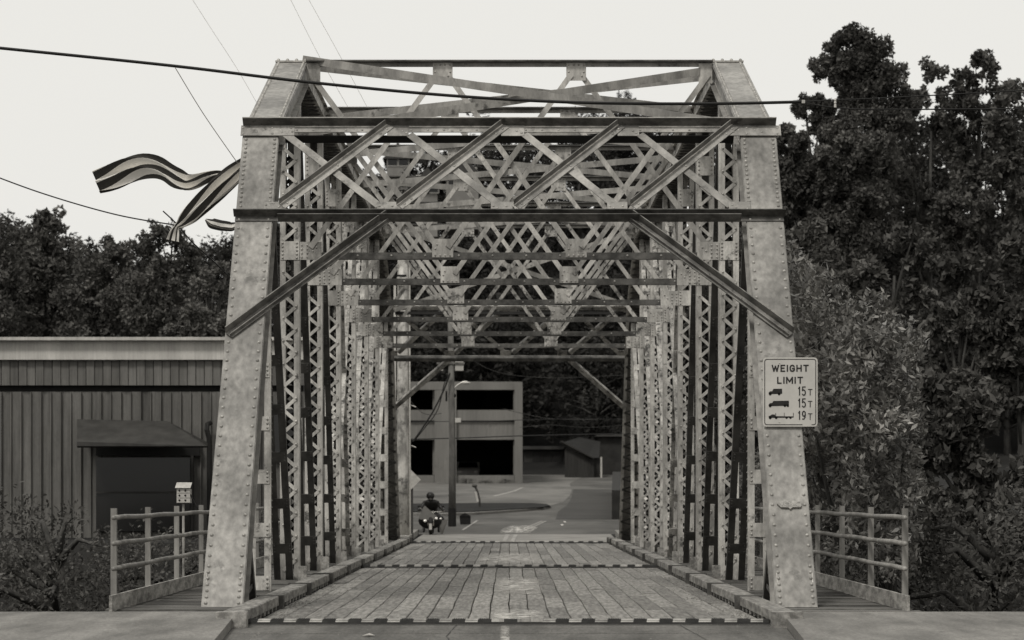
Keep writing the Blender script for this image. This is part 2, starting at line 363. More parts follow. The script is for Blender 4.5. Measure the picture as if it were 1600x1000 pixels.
for sgn in (-1, 1):
    EP[sgn] = chord('end_post', (Y0, ZB), (YN(1), HS), sgn, .33, 'steel_plate', ep_sp)
    EP[sgn]['label'] = 'left near inclined end post plate' if sgn < 0 else 'right near inclined end post carrying the weight sign'
    chord('end_post', (YN(9), ZB), (YN(8), HS), sgn, .33, 'steel')
    c1 = chord('top_chord', (YN(1)+.02, HS+.004), (YN(2), TOPZ), sgn, .33, 'steel_plate', .078)
    # cap with four bolts on the knuckle
    mb = MB(); xa, xb = sorted((sgn*(XI-.03), sgn*(XO+.01))); mb.box(xa, xb, YN(2)-.03, YN(2)+.35, TOPZ+.003, TOPZ+.028); mb.build('chord_cap_plate', 'steel', c1)
    mb = MB()
    for i in range(4): mb.dome((xa+.05+i*(xb-xa-.1)/3, YN(2), TOPZ+.028), (0, 0, 1), .03, .035)
    mb.build('bolts', 'rivet', c1, smooth=True, kind='stuff')
    chord('top_chord', (YN(2)+.02, TOPZ-.002), (YN(7), TOPZ-.002), sgn, .36, 'steel_weathered')
    chord('top_chord', (YN(8), HS), (YN(7)+.02, TOPZ), sgn, .33, 'steel')
    # heavy bottom shoe bracket at the base of the end post
    x = sgn*3.33; mb = MB()
    a = V(x, 34.0, 1.21); b = V(x, 35.0, .1)
    mb.angle(a, b, (0, 1, 0), .12, (sgn, 0, 0), .07, .014)
    for i in range(4):
        t = i/4; q0 = a.lerp(b, .35+t*.62); q1 = V(x, 33.55+.3*(1-t)-.1, q0.z+(-.17 if i % 2 else .17))
        mb.bar(q0+V(sgn*.02, .05, 0), q1+V(sgn*.02, 0, 0), .06, .01, (0, 0, 1))
    mb.build('shoe_bracket', 'steel_dark', br)
    # long gusset at the post base, on both sides
    mb = MB()
    for xx in (3.315, 3.755): mb.prism([V(sgn*xx, Y0+.02, ZB-.05), V(sgn*xx, Y0+.62, ZB-.05), V(sgn*xx, Y0+.62, .42), V(sgn*xx, Y0+.45, .62), V(sgn*xx, Y0+.3, .5)], (sgn*.012, 0, 0))
    mb.build('base_gusset', 'steel', br)

# vertical posts --------------------------------------------------------
def lace_unit():
    mb = MB(); w, hgt = .215, .186; mb.bar(V(-w/2, 0, -hgt/2), V(w/2, 0, hgt/2), .056, .01, (0, 0, 1)); 
    mb.dome(V(w/2-.004, -.006, hgt/2), (0, -1, 0), .021); 
    me = bpy.data.meshes.new('lacing_bar'); me.from_pydata(mb.v, [], mb.f); me.materials.append(M['steel']); return me
LU = lace_unit()
mb = MB(); mb.bar(V(-.1075, 0, .093), V(.1075, 0, -.093), .056, .01, (0, 0, 1)); mb.dome(V(.1035, -.012, -.093), (0, -1, 0), .02, n=5); mb.dome(V(-.1035, -.012, .093), (0, -1, 0), .02)
LU2 = bpy.data.meshes.new('lacing_bar'); LU2.from_pydata(mb.v, [], mb.f); LU2.materials.append(M['steel'])
PLATES = [(5.28, 5.58), (7.27, 7.62)]
for k in range(2, 8):
    for sgn in (-1, 1):
        y = YN(k)-.15; x0, x1 = 3.40, 3.71; m = 'steel'; mb = MB()
        for xa, xw, dx in ((x0, x0+.088, 1), (x1-.088, x1, -1)):
            mb.box(*sorted((sgn*xa, sgn*xw)), y, y+.012, -.1, 8.25)
            mb.box(*sorted((sgn*xa, sgn*xw)), y+.25, y+.262, -.1, 8.25)
            xe = xa if dx > 0 else xw
            mb.box(*sorted((sgn*(xe-.004*dx), sgn*(xe+.008*dx))), y+.0005, y+.2615, -.1, 8.245)
        p = mb.build('vertical_post', m, br)
        for za, zb in PLATES:
            q = MB().box(*sorted((sgn*(x0+.004), sgn*(x1-.004))), y-.012, y-.001, za, zb).build('batten_plate', m, p)
            r = MB()
            for i in range(5):
                for xx in (x0+.04, x1-.04): r.dome((sgn*xx, y-.012, za+.03+i*(zb-za-.06)/4), (0, -1, 0), .02)
            r.build('rivets', 'rivet', p, smooth=True, kind='stuff')
        # lacing on the front face
        xm = sgn*(x0+x1)/2; lb = MB(); bb = MB()
        for z0, z1 in ((.25, 5.25), (5.60, 7.25)):
            n = int((z1-z0)/.186)
            for i in range(n):
                zc = z0+.093+i*.186
                if k <= 4: link('lacing_bar', LU if i % 2 == 0 else LU2, (xm, y-(.006 if i % 2 == 0 else -.0155+.0205), zc), p)
                else:
                    a, b = (-1, 1) if i % 2 == 0 else (1, -1)
                    lb.bar(V(xm+a*.107, y-.006-(i % 2)*.004, zc-.093), V(xm+b*.107, y-.006-(i % 2)*.004, zc+.093), .056, .008, (0, 0, 1))
                    lb.dome(V(xm+.103, y-.012, zc+(.093 if i % 2 == 0 else -.093)), (0, -1, 0), .02, n=5)
                a, b = (1, -1) if i % 2 == 0 else (-1, 1)
                bb.bar(V(xm+a*.107, y+.272, zc-.093), V(xm+b*.107, y+.272, zc+.093), .056, .008, (0, 0, 1))
        if lb.v: lb.build('lacing', m, p, kind='stuff')
        bb.build('back_lacing', 'black', p, kind='stuff')  # near-black tone paints the shade behind the front lacing
# hip verticals: two angles joined by batten plates
for k in (1, 8):
    for sgn in (-1, 1):
        y = YN(k); mb = MB()
        mb.box(*sorted((sgn*3.405, sgn*3.50)), y, y+.012, -.1, HS-.35); mb.box(*sorted((sgn*3.405, sgn*3.417)), y+.013, y+.1, -.1, HS-.35)
        mb.box(*sorted((sgn*3.62, sgn*3.71)), y, y+.012, -.1, HS-.35)
        p = mb.build('hip_vertical', 'steel', br); z = .12
        r = MB()
        while z < HS-.6:
            MB().box(*sorted((sgn*3.425, sgn*3.70)), y-.012, y-.001, z, z+.2).build('batten_plate', 'steel', p)
            for i in range(3):
                for xx in (3.455, 3.66): r.dome((sgn*xx, y-.012, z+.04+i*.06), (0, -1, 0), .019)
            z += .76
        for i in range(60): r.dome((sgn*3.403, y+.05, .3+i*.1), (-sgn, 0, 0), .017, n=5)
        r.build('rivets', 'rivet', p, smooth=True, kind='stuff')
# diagonals
def diagonal(ka, kb, za, zb, m, sgn, w=.105, xoff=0):
    a = V(0, YN(ka)+.02, za); b = V(0, YN(kb)-.05, zb); d = (b-a).normalized()
    up = V(0, -d.z, d.y) if d.y > 0 else V(0, d.z, -d.y)
    mb = MB()
    lo = 1 if za > zb else 0; xt = ((3.40+xoff, 1), (3.53+w-xoff, -1)); xb_ = (3.50+xoff, 3.70+w-xoff)
    for (xa, dx), xq in zip(xt, xb_):
        mb.angle(V(sgn*xa, a.y, a.z), V(sgn*xq, b.y, b.z), (sgn*dx, 0, 0), w, (0, -d.z, d.y), .08, .012)
    p = mb.build('diagonal_brace', m, br); L = (b-a).length; n = int(L/.86); r = MB()
    for i in range(1, n):
        c = a+d*(i*L/n); nn = V(0, d.z, -d.y)
        if nn.y > 0: nn = -nn
        f_ = i/n; xc = 3.5175+(3.6525-3.5175)*f_; hw = .085+.075*f_
        MB().obox(c+V(sgn*xc, 0, 0)+nn*.013, V(hw, 0, 0), d*.10, nn*.006).build('batten_plate', m, p)
        for j in (-1, 0, 1):
            for xx in (xc-hw+.03, xc+hw-.03): r.dome(c+V(sgn*xx, 0, 0)+nn*.02+d*(.06*j), nn, .017, n=5)
    r.build('rivets', m, p, smooth=True, kind='stuff')
for sgn in (-1, 1):
    diagonal(1, 2, HS-.3, -.1, 'steel_dark', sgn)  # down-facing diagonals get the shaded tone, the reversed ones a lighter steel
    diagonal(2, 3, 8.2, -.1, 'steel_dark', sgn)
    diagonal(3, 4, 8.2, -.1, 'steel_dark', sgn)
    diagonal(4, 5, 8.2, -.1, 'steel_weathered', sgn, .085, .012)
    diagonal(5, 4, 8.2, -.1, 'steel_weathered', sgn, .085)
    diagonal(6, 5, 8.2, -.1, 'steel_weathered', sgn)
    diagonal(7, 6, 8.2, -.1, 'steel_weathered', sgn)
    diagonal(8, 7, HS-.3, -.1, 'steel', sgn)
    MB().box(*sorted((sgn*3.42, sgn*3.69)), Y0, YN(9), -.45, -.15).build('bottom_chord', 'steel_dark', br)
for k in range(0, 10):
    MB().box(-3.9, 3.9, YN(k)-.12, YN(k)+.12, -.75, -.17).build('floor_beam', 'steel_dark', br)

# portals ------------------------------------------------------------------
def portal(mir):
    m = 'steel_mid' if not mir else 'steel_weathered'; md = 'steel_weathered'
    def Q(px, py, n=0): x, v = pv(px, py); return PP(x, v, n, mir)
    up = mdir(S, mir); nn = mdir(N, mir)
    xL, vt = pv(373, 183); xR = -xL; vt = VH+.02
    # upper beam: outstanding leg along the normal, flat leg in the plane
    mb = MB()
    mb.bar(PP(-3.80, vt, .10, mir), PP(3.80, vt, .10, mir), .17, .014, nn)
    mb.bar(PP(-3.79, vt-.075, .022, mir), PP(3.79, vt-.075, .022, mir), .12, .012, up)
    ub = mb.build('portal_beam', m, br, label='upper beam of the %s portal' % ('far' if mir else 'near'))
    MB().bar(PP(-3.2, vt-.15, -.10, mir), PP(3.2, vt-.15, -.10, mir), .14, .014, nn).build('rear_angle', 'black', ub)
    MB().bar(PP(-3.795, vt-.012, .10, mir), PP(3.795, vt-.012, .10, mir), .165, .006, nn).build('shade_toned_leg', 'strut', ub)  # dark layer paints the shaded underside of the top leg
    MB().bar(PP(-3.79, vt-.026, .024, mir), PP(3.79, vt-.026, .024, mir), .015, .02, up).build('fillet_highlight', 'edge', ub)  # thin pale strip paints the highlight along the fillet
    r = MB()
    for i in range(-16, 17): r.dome(PP(i*.233, vt-.10, .029, mir), nn, .018, n=6)
    r.build('rivets', 'rivet', ub, smooth=True, kind='stuff')
    # lower beam
    _, vl = pv(362, 339); mb = MB()
    mb.bar(PP(-3.82, vl, .085, mir), PP(3.82, vl, .085, mir), .145, .014, nn)
    mb.bar(PP(-3.2, vl-.10, .09, mir), PP(3.2, vl-.10, .09, mir), .155, .013, nn)
    mb.bar(PP(-3.80, vl-.05, .010, mir), PP(3.80, vl-.05, .010, mir), .085, .012, up)
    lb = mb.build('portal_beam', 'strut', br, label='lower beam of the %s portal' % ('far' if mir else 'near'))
    # gussets
    def plate(x0, y0, x1, y1, n, par, riv):
        a = pv(x0, y1); b = pv(x1, y0); xa, xb, va, vb = a[0], b[0], a[1], b[1]
        q = MB(); q.prism([PP(xa, va, n, mir), PP(xb, va, n, mir), PP(xb, vb, n, mir), PP(xa, vb, n, mir)], nn*.010); q.build('gusset_plate', m, par)
        r = MB()
        for px, py in riv: x, v = pv(px, py); r.dome(PP(x, v, n+.010, mir), nn, .019)
        r.build('rivets', 'rivet', par, smooth=True, kind='stuff')
    for xa, xb in ((605, 639), (783, 819), (965, 998)):
        plate(xa, 199, xb, 215, .0285, ub, [(xa+24, 208), (xb-4, 211), (xa+5, 205)])
        plate(xa-16, 317, xb-18, 331, .012, lb, [(xa-12, 324), (xa-6, 327), (xa+8, 324)])
    plate(376, 199, 461, 214.5, .0285, ub, [(380, 203), (401, 209), (426, 203), (426, 212), (380, 212), (455, 203), (457, 209)])
    plate(1139, 199, 1219, 214.5, .0285, ub, [(1214, 203), (1190, 209), (1166, 203), (1166, 212), (1214, 212), (1143, 203), (1146, 209)])
    plate(412, 317, 439, 331, .012, lb, [(416, 322), (416, 328), (436, 325)])
    plate(1139, 317, 1172, 331, .012, lb, [(1144, 322), (1150, 326), (1168, 328)])
    # back flats going down to the right
    for (a, b, c, d) in ((447, 212, 592, 322), (640, 212, 782, 322), (820, 212, 962, 322), (1000, 212, 1141, 322)):
        MB().bar(Q(a, b, .0245), Q(c, d, .0065+.0), .115, .010, nn.cross(Q(c, d)-Q(a, b))).build('portal_brace', m, ub)
    # front angles rising to the right
    for (a, b, c, d) in ((437, 323, 606, 197), (620, 324, 786, 197), (803, 324, 967, 197), (985, 324, 1144, 197)):
        p0, p1 = Q(a, b, .046), Q(c, d, .046); side = (p1-p0).cross(nn).normalized()
        if side.z > 0: side = -side
        q = MB(); q.bar(p0, p1, .115, .012, side, off=.0575); o = q.build('portal_angle', m, ub)
        MB().bar(p0+nn*.062, p1+nn*.062, .105, .012, nn).build('shade_toned_leg', 'knee', o); MB().bar(p0+nn*.014+side*.013, p1+nn*.014+side*.013, .014, .010, side).build('fillet_highlight', 'edge', o)  # leg toned down as painted shade, pale strip paints the fillet highlight
        r = MB()
        for t in (.04, .1, .5, .9, .96): r.dome(p0.lerp(p1, t)+side*.07+nn*.006, nn, .02)
        r.build('rivets', 'rivet', o, smooth=True, kind='stuff')
    # knee braces
    for s in (-1, 1):
        x0, v0 = pv(352, 522); x1, v1 = pv(604, 338); x0 = abs(x0); x1 = abs(x1)
        p0 = PP(s*x0, v0, .03, mir); p1 = PP(s*x1, v1, .03, mir); side = (p1-p0).cross(nn).normalized()
        if side.z > 0: side = -side
        q = MB(); q.bar(p0, p1, .13, .013, side, off=.065); q.bar(p0+nn*.065+side*.012, p1+nn*.065+side*.012, .115, .013, nn)
        q.bar(p0+nn*.03+side*.10, p1+nn*.03+side*.10, .05, .012, nn)
        o = q.build('knee_brace', 'knee' if not mir else 'steel_weathered', lb)
        r = MB()
        for t in (.02, .05, .3, .36, .42, .5, .93, .97): r.dome(p0.lerp(p1, t)+side*.055+nn*.007, nn, .018)
        r.build('rivets', 'knee', o, smooth=True, kind='stuff')
portal(False); portal(True)

# sway frames ----------------------------------------------------------------
for k in range(2, 8):
    y = YN(k)-.14; m = 'steel' if k < 6 else 'steel_weathered'
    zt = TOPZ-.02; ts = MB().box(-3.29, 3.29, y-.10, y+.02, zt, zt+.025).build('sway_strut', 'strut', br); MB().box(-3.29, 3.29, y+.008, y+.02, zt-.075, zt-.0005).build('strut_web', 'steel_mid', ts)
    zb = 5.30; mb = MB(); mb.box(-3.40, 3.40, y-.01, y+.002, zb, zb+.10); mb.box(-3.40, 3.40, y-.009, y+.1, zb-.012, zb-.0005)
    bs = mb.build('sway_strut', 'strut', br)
    xs4 = (-3.30, -1.08, 1.08, 3.30); r = MB()
    for x in (-1.08, 1.08):
        MB().box(x-.16, x+.16, y-.02, y-.0105+.003, zt-.30, zt-.01).build('gusset_plate', m, ts)
        MB().box(x-.17, x+.17, y-.023, y-.0105, zb+.02, zb+.32).build('gusset_plate', m, bs)
        for dx in (-.12, -.04, .04, .12):
            r.dome((x+dx, y-.023, zb+.05), (0, -1, 0), .018); r.dome((x+dx, y-.02, zt-.045), (0, -1, 0), .018)
        for dx, dz in ((-.09, .23), (.09, .23), (-.12, .16), (.12, .16)):
            r.dome((x+dx, y-.023, zb+dz), (0, -1, 0), .018); r.dome((x+dx, y-.02, zt-dz), (0, -1, 0), .018)
    for s in (-1, 1):
        q = MB(); q.box(*sorted((s*3.04, s*3.395)), y-.023, y-.0105, zb-.02, zb+.27); q.build('gusset_plate', m, bs)
        q = MB(); q.prism([V(s*3.28, y-.02, zt-.35), V(s*3.06, y-.02, zt-.33), V(s*3.06, y-.02, zt-.02), V(s*3.28, y-.02, zt-.02)], (0, .010, 0)); q.build('gusset_plate', m, ts)
        for i in range(4):
            for j in (0, 1): r.dome((s*(3.36-j*.09), y-.023, zb+.02+i*.065), (0, -1, 0), .018)
        r.dome((s*3.12, y-.023, zb+.18), (0, -1, 0), .018); r.dome((s*3.18, y-.023, zb+.12), (0, -1, 0), .018)
    for i in range(12):
        r.dome((-3.0+i*6/11, y-.01, zb+.05), (0, -1, 0), .018)
    r.build('rivets', 'rivet', bs, smooth=True, kind='stuff')
    for i in range(3):
        a, b = xs4[i], xs4[i+1]
        for (p, q, dy) in (((a+.08, zt-.2), (b-.08, zb+.18), .012), ((b-.08, zt-.2), (a+.08, zb+.18), -.034)):
            MB().bar(V(p[0], y+dy, p[1]), V(q[0], y+dy, q[1]), .088, .010, (0, 0, 1)).build('sway_brace', m, bs)
# top lateral crosses
def lateral(ya, za, yb, zb, m):
    for s, dz in ((-1, .0), (1, -.16)):
        a = V(s*3.35, ya, za+dz); b = V(-s*3.35, yb, zb+dz)
        mb = MB(); mb.angle(a, b, (0, 0, -1), .125, (0, 1, 0), .10, .012); mb.build('lateral_brace', 'steel_mid', br)
lateral(YN(2)+.05, TOPZ+.12, YN(1)+.1, HS+.10, 'steel')
for k in range(2, 7): lateral(YN(k)+.1, TOPZ+.02, YN(k+1)-.2, TOPZ+.02, 'steel' if k < 4 else 'steel_weathered')
lateral(YN(7), TOPZ+.1, YN(8), HS+.1, 'steel_weathered')

# deck ------------------------------------------------------------------------
RW = 2.98; YD0, YD1 = 30.42, 81.2
MB().box(-3.1, 3.1, YD0, YD1, -.165, -.085).build('deck_substrate', 'timber_dark', br)
ncol = 24; pw = 2*RW/ncol
edge = []; NS = 101
for c in range(ncol+1):
    ph = random.uniform(0, 6); e = []
    for i in range(NS):
        t = i/(NS-1)*50; e.append(-RW+c*pw + (0 if c in (0, ncol) else .006*math.sin(t*.9+c*.5)+.004*math.sin(t*2.3+ph)+.002*random.uniform(-1, 1)))
    edge.append(e)
def ex(c, y):
    t = (y-YD0)/(YD1-YD0)*(NS-1); i = min(NS-2, max(0, int(t))); f = t-i; return edge[c][i]*(1-f)+edge[c][i+1]*f
for c in range(ncol):
    y = YD0; first = True
    while y < YD1-.3:
        L = random.uniform(3.2, 6.8); 
        if first: L = random.uniform(1.5, 6); first = False
        y2 = min(YD1, y+L)
        if YD1-y2 < 1.2: y2 = YD1
        n = max(2, int((y2-y)/1.0)); g0 = .0045+.004*(random.random()**2); mb = MB(); dz = random.uniform(-.006, .004)
        for i in range(n+1):
            yy = y+.004+(y2-y-.008)*i/n; xa = ex(c, yy)+g0; xb = ex(c+1, yy)-g0; tilt = random.uniform(-.002, .002)
            mb.v += [(xa, yy, dz-.01), (xa+.008, yy, dz+tilt), (xb-.008, yy, dz-tilt), (xb, yy, dz-.01), (xa, yy, -.08), (xb, yy, -.08)]
        for i in range(n):
            a = i*6; b = a+6
            for p, q in ((4, 0), (0, 1), (1, 2), (2, 3), (3, 5)): mb.f.append((a+p, a+q, b+q, b+p))
        mb.f.append((0, 1, 2, 3, 5, 4)); e = n*6; mb.f.append((e+4, e+5, e+3, e+2, e+1, e))
        mb.build('deck_plank', 'plank', br); y = y2
# pale worn patches on the planks, with the deck sheen painted in
def deck_patch(name, m, rows, z=.0085):
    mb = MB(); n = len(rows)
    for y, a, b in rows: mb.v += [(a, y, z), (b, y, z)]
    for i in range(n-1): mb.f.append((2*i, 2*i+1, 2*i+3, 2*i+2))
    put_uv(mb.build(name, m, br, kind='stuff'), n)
def put_uv(o, n):
    ul = o.data.uv_layers.new(name='UVMap')
    for lp in o.data.loops: k = lp.vertex_index; ul.data[lp.index].uv = (k % 2, (k//2)/(n-1))
    return o
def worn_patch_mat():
    m = M['paintworn'].copy(); m.name = 'worn_paint_and_sheen'; n = m.node_tree.nodes; l = m.node_tree.links
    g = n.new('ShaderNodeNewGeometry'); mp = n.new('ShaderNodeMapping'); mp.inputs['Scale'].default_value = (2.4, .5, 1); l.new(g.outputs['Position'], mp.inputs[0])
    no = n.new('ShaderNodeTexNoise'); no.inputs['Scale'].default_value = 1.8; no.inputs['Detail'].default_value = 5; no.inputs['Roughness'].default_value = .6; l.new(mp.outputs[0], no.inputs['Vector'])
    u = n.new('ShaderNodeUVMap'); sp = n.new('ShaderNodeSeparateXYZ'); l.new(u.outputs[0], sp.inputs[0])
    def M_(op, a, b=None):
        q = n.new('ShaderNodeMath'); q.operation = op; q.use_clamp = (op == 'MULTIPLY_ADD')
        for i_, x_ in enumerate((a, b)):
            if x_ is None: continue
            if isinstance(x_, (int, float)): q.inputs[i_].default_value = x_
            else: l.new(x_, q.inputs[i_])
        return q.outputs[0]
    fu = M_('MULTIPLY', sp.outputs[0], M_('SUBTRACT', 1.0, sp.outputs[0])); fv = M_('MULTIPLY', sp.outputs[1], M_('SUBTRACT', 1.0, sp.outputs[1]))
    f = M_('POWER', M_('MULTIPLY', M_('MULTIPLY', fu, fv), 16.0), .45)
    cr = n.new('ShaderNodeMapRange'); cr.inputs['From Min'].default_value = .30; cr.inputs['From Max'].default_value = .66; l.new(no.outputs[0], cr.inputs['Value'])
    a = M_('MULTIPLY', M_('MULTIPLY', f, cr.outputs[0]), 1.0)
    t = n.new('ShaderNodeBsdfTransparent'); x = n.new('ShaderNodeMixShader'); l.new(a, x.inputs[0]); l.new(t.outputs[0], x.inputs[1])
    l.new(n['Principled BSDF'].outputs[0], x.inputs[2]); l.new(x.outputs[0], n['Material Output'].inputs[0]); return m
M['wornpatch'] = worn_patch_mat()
sheet('road_patch', 'wornpatch', [(gy(p), gx(a, gy(p)), gx(b, gy(p))) for p, a, b in ((834.5, 778, 826), (828, 784, 838), (822, 796, 842))], .020)
sheet('road_line', 'wornpatch', [(-60, -.07, .07), (24, -.09, .01), (30.2, -.10, .0)], .008)
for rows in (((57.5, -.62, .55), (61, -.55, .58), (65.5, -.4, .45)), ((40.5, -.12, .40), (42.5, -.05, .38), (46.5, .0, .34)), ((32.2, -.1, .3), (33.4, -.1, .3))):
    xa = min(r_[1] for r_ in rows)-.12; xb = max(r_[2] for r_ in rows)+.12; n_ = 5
    deck_patch('worn_sheen_patch', 'wornpatch', [(rows[0][0]-1+(rows[-1][0]+1-rows[0][0]+1)*i/n_, xa, xb) for i in range(n_+1)])

# speed bumps ------------------------------------------------------------------
def bump_strip(yc, lab, x0, x1, worn=()):
    t = thing('rubber_speed_strip', lab, 'speed strip', ((x0+x1)/2, yc, 0), 'rubber strips across the deck')
    z = .010; mb = MB()
    mb.prism([V(x0, yc-.17, z), V(x0, yc+.17, z), V(x0, yc+.11, z+.05), V(x0, yc-.09, z+.05), V(x0, yc-.15, z+.022)], (x1-x0, 0, 0)); b = mb.build('base_strip', 'rubber', t)
    w = .148; n = int((x1-x0)/w)
    for i in range(n):
        xa = x0+i*w+.003; xb = xa+w-.006
        if any(a < xa < c for a, c in worn):
            if random.random() < .9: MB().prism([V(xa, yc-.148, z+.026), V(xa, yc-.09, z+.053), V(xa, yc+.05, z+.053), V(xa, yc+.05, z+.05), V(xa, yc-.08, z+.05), V(xa, yc-.145, z+.023)], (xb-xa, 0, 0)).build('worn_block', 'plank', t)
        elif i % 2:
            mb = MB(); sk = .02
            for y1, z1, y2, z2 in ((-.150, .0245, -.122, .038), (-.112, .043, -.085, .0555), (-.07, .0555, .02, .0555)):
                mb.prism([V(xa+sk*(y1+.1)*6, yc+y1, z+z1), V(xb+sk*(y1+.1)*6, yc+y1, z+z1), V(xb+sk*(y2+.1)*6, yc+y2, z+z2), V(xa+sk*(y2+.1)*6, yc+y2, z+z2)], (0, .002, -.01))
            mb.build('reflective_block', 'reflect', t)
        else:
            mb = MB()
            for j in range(5):
                xx = xa+.01+j*(w-.02)/5; mb.prism([V(xx, yc-.150, z+.024), V(xx, yc-.088, z+.056), V(xx, yc+.1, z+.056), V(xx, yc+.1, z+.048), V(xx, yc-.085, z+.048), V(xx, yc-.145, z+.02)], (.016, 0, 0))
            mb.build('rubber_block', 'rubber', t)
bump_strip(30.62, 'black and white rubber strip across the near end of the deck', -3.02, 2.96, [(-.3, .35)])
bump_strip(53.9, 'black and white rubber strip halfway across the plank deck', -2.95, 2.95, [(-.42, .05)])
bump_strip(80.6, 'distant black and white rubber strip at the far end of the deck', -2.95, 3.0, [(-.3, .35)])
# joint strip of steel along the near edge
MB().box(-3.05, 3.05, 30.33, 30.41, -.05, .012).build('joint_strip', 'steel_dark', br)

# kerbs ------------------------------------------------------------------------
ky = [29.85+4.85*i for i in range(11)]+[80.4]
for s in (-1, 1):
    for i, y in enumerate(ky):
        MB().box(*sorted((s*2.93, s*3.27)), y-.11, y+.11, -.1, .178).build('kerb_block', 'timber_dark' if i != 0 else 'timber', br)
        if i < len(ky)-1:
            a, b = y+.113, ky[i+1]-.113; dz = random.uniform(-.006, .006)
            mb = MB(); n = 6
            for j in range(n+1):
                t = j/n; yy = a+(b-a)*t; wx = random.uniform(-.006, .006)
                xi, xo = s*(2.985+wx), s*3.22; mb.v += [(xi, yy, .052), (xi, yy, .158+dz), (xi+s*.012, yy, .17+dz), (xo, yy, .17+dz), (xo, yy, .052)]
            for j in range(n):
                for q in range(5): mb.f.append((j*5+q, j*5+(q+1) % 5, (j+1)*5+(q+1) % 5, (j+1)*5+q))
            mb.f.append((0, 1, 2, 3, 4)); mb.f.append((n*5+4, n*5+3, n*5+2, n*5+1, n*5))
            mb.build('kerb_timber', 'timber', br)
            nb = 9
            for j in range(nb):
                yy = a+.2+(b-a-.4)*j/(nb-1)
                if YN(0) < 999: MB().box(*sorted((s*(3.0), s*3.2)), yy-.09, yy+.09, -.005, .050).build('scupper_block', 'timber', br)
    # short uprights beside the posts, standing behind the kerb
    for k in range(2, 8):
        MB().box(*sorted((s*3.24, s*3.37)), YN(k)-.75, YN(k)-.63, .09, .34+random.uniform(-.03, .03)).build('timber_stub', 'timber', br)
# walkways: single boards near, one joined part beyond
for s in (-1, 1):
    y = 31.62; cnt = 0; far = MB()
    while y < 81.5:
        w = random.uniform(.21, .27); z = .10+random.uniform(-.012, .008); mb = MB() if cnt < 80 else far
        mb.box(*sorted((s*3.235, s*(4.86+random.uniform(-.03, .03)))), y, y+w-.014, .04, z)
        if cnt < 80: mb.build('walkway_plank', 'walk', br)
        y += w; cnt += 1
    far.build('walkway_planks', 'walk', br, kind='stuff')
    MB().box(*sorted((s*3.235, s*4.8)), 31.7, 81.4, -.12, .03).build('walkway_joist', 'timber_dark', br)

# railings -----------------------------------------------------------------------
for s in (-1, 1):
    t = thing('pipe_railing', 'grey three rail pipe railing along the %s walkway' % ('left' if s < 0 else 'right'), 'railing', (s*4.78, 31.7, .1))
    x = s*4.78; ys_ = [32.3+3.05*i for i in range(17)]
    for y in ys_: MB().box(x-.035, x+.035, y-.035, y+.035, .05, 1.32).build('railing_post', 'steel_plate', t)
    for z in (1.21, .90, .60):
        MB().tube([(x-s*.055, 31.9+i*.98+0, z+.006*math.sin(i*1.7)) for i in range(51)], .030, 8).build('rail', 'steel_plate', t, smooth=True)
    MB().box(*sorted((x-s*.075, x-s*.038)), 31.65, 81.2, .10, .29).build('toe_board', 'timber', t)

# weight limit sign -----------------------------------------------------------------
def text_mesh(body, x0, x1, z0, z1, y, name, m, parent, bold=.0, ext=.002, tiltS=None):
    cu = bpy.data.curves.new('txt', 'FONT'); cu.body = body; cu.size = 1; cu.offset = bold; cu.extrude = ext; cu.resolution_u = 4
    o = bpy.data.objects.new('txt', cu); COL.objects.link(o); dg = bpy.context.evaluated_depsgraph_get()
    me = bpy.data.meshes.new_from_object(o.evaluated_get(dg)); bpy.data.objects.remove(o); bpy.data.curves.remove(cu)
    co = np.zeros(len(me.vertices)*3); me.vertices.foreach_get('co', co); co = co.reshape(-1, 3); mn, mxx = co.min(0), co.max(0)
    out = np.zeros_like(co); out[:, 0] = (co[:, 0]-mn[0])/(mxx[0]-mn[0])*(x1-x0); out[:, 2] = (co[:, 1]-mn[1])/(mxx[1]-mn[1])*(z1-z0)
    out[:, 1] = -co[:, 2]
    if tiltS is not None:
        zz = out[:, 2].copy(); yy = out[:, 1].copy(); out[:, 1] = zz*tiltS.y+yy*tiltS.z; out[:, 2] = zz*tiltS.z-yy*tiltS.y*0
    me.vertices.foreach_set('co', out.ravel()); me.materials.clear(); me.materials.append(M[m] if isinstance(m, str) else m); me.name = name; me.update()
    return link(name, me, (x0, y, z0), parent)
_x, _v = pv(1235, 668); SY = PP(0, _v, 0).y-.05
def sg(px, py): q = at(px, py, SY); return q.x, q.z
sx0, sz1 = sg(1192, 558.5); sx1, sz0 = sg(1277.5, 666.5)
st = thing('weight_limit_sign', 'white weight limit sign with truck symbols on the right end post', 'road sign', ((sx0+sx1)/2, SY, sz0))
def rrect(x0, x1, z0, z1, r, n=5):
    o = []
    for cx, cz, a in ((x1-r, z1-r, 0), (x0+r, z1-r, 90), (x0+r, z0+r, 180), (x1-r, z0+r, 270)):
        for i in range(n+1):
            t = math.radians(a+90*i/n); o.append((cx+r*math.cos(t), cz+r*math.sin(t)))
    return o
MB().prism([V(x, SY, z) for x, z in rrect(sx0, sx1, sz0, sz1, .045)], (0, .004, 0)).build('sign_panel', 'sign', st)
mb = MB(); o = rrect(sx0+.019, sx1-.019, sz0+.019, sz1-.019, .033); i_ = rrect(sx0+.029, sx1-.029, sz0+.029, sz1-.029, .025)
gap0, gap1 = sg(1254, 0)[0], sg(1268, 0)[0]; k = len(o)
mb.v = [(x, SY-.002, z) for x, z in o]+[(x, SY-.002, z) for x, z in i_]
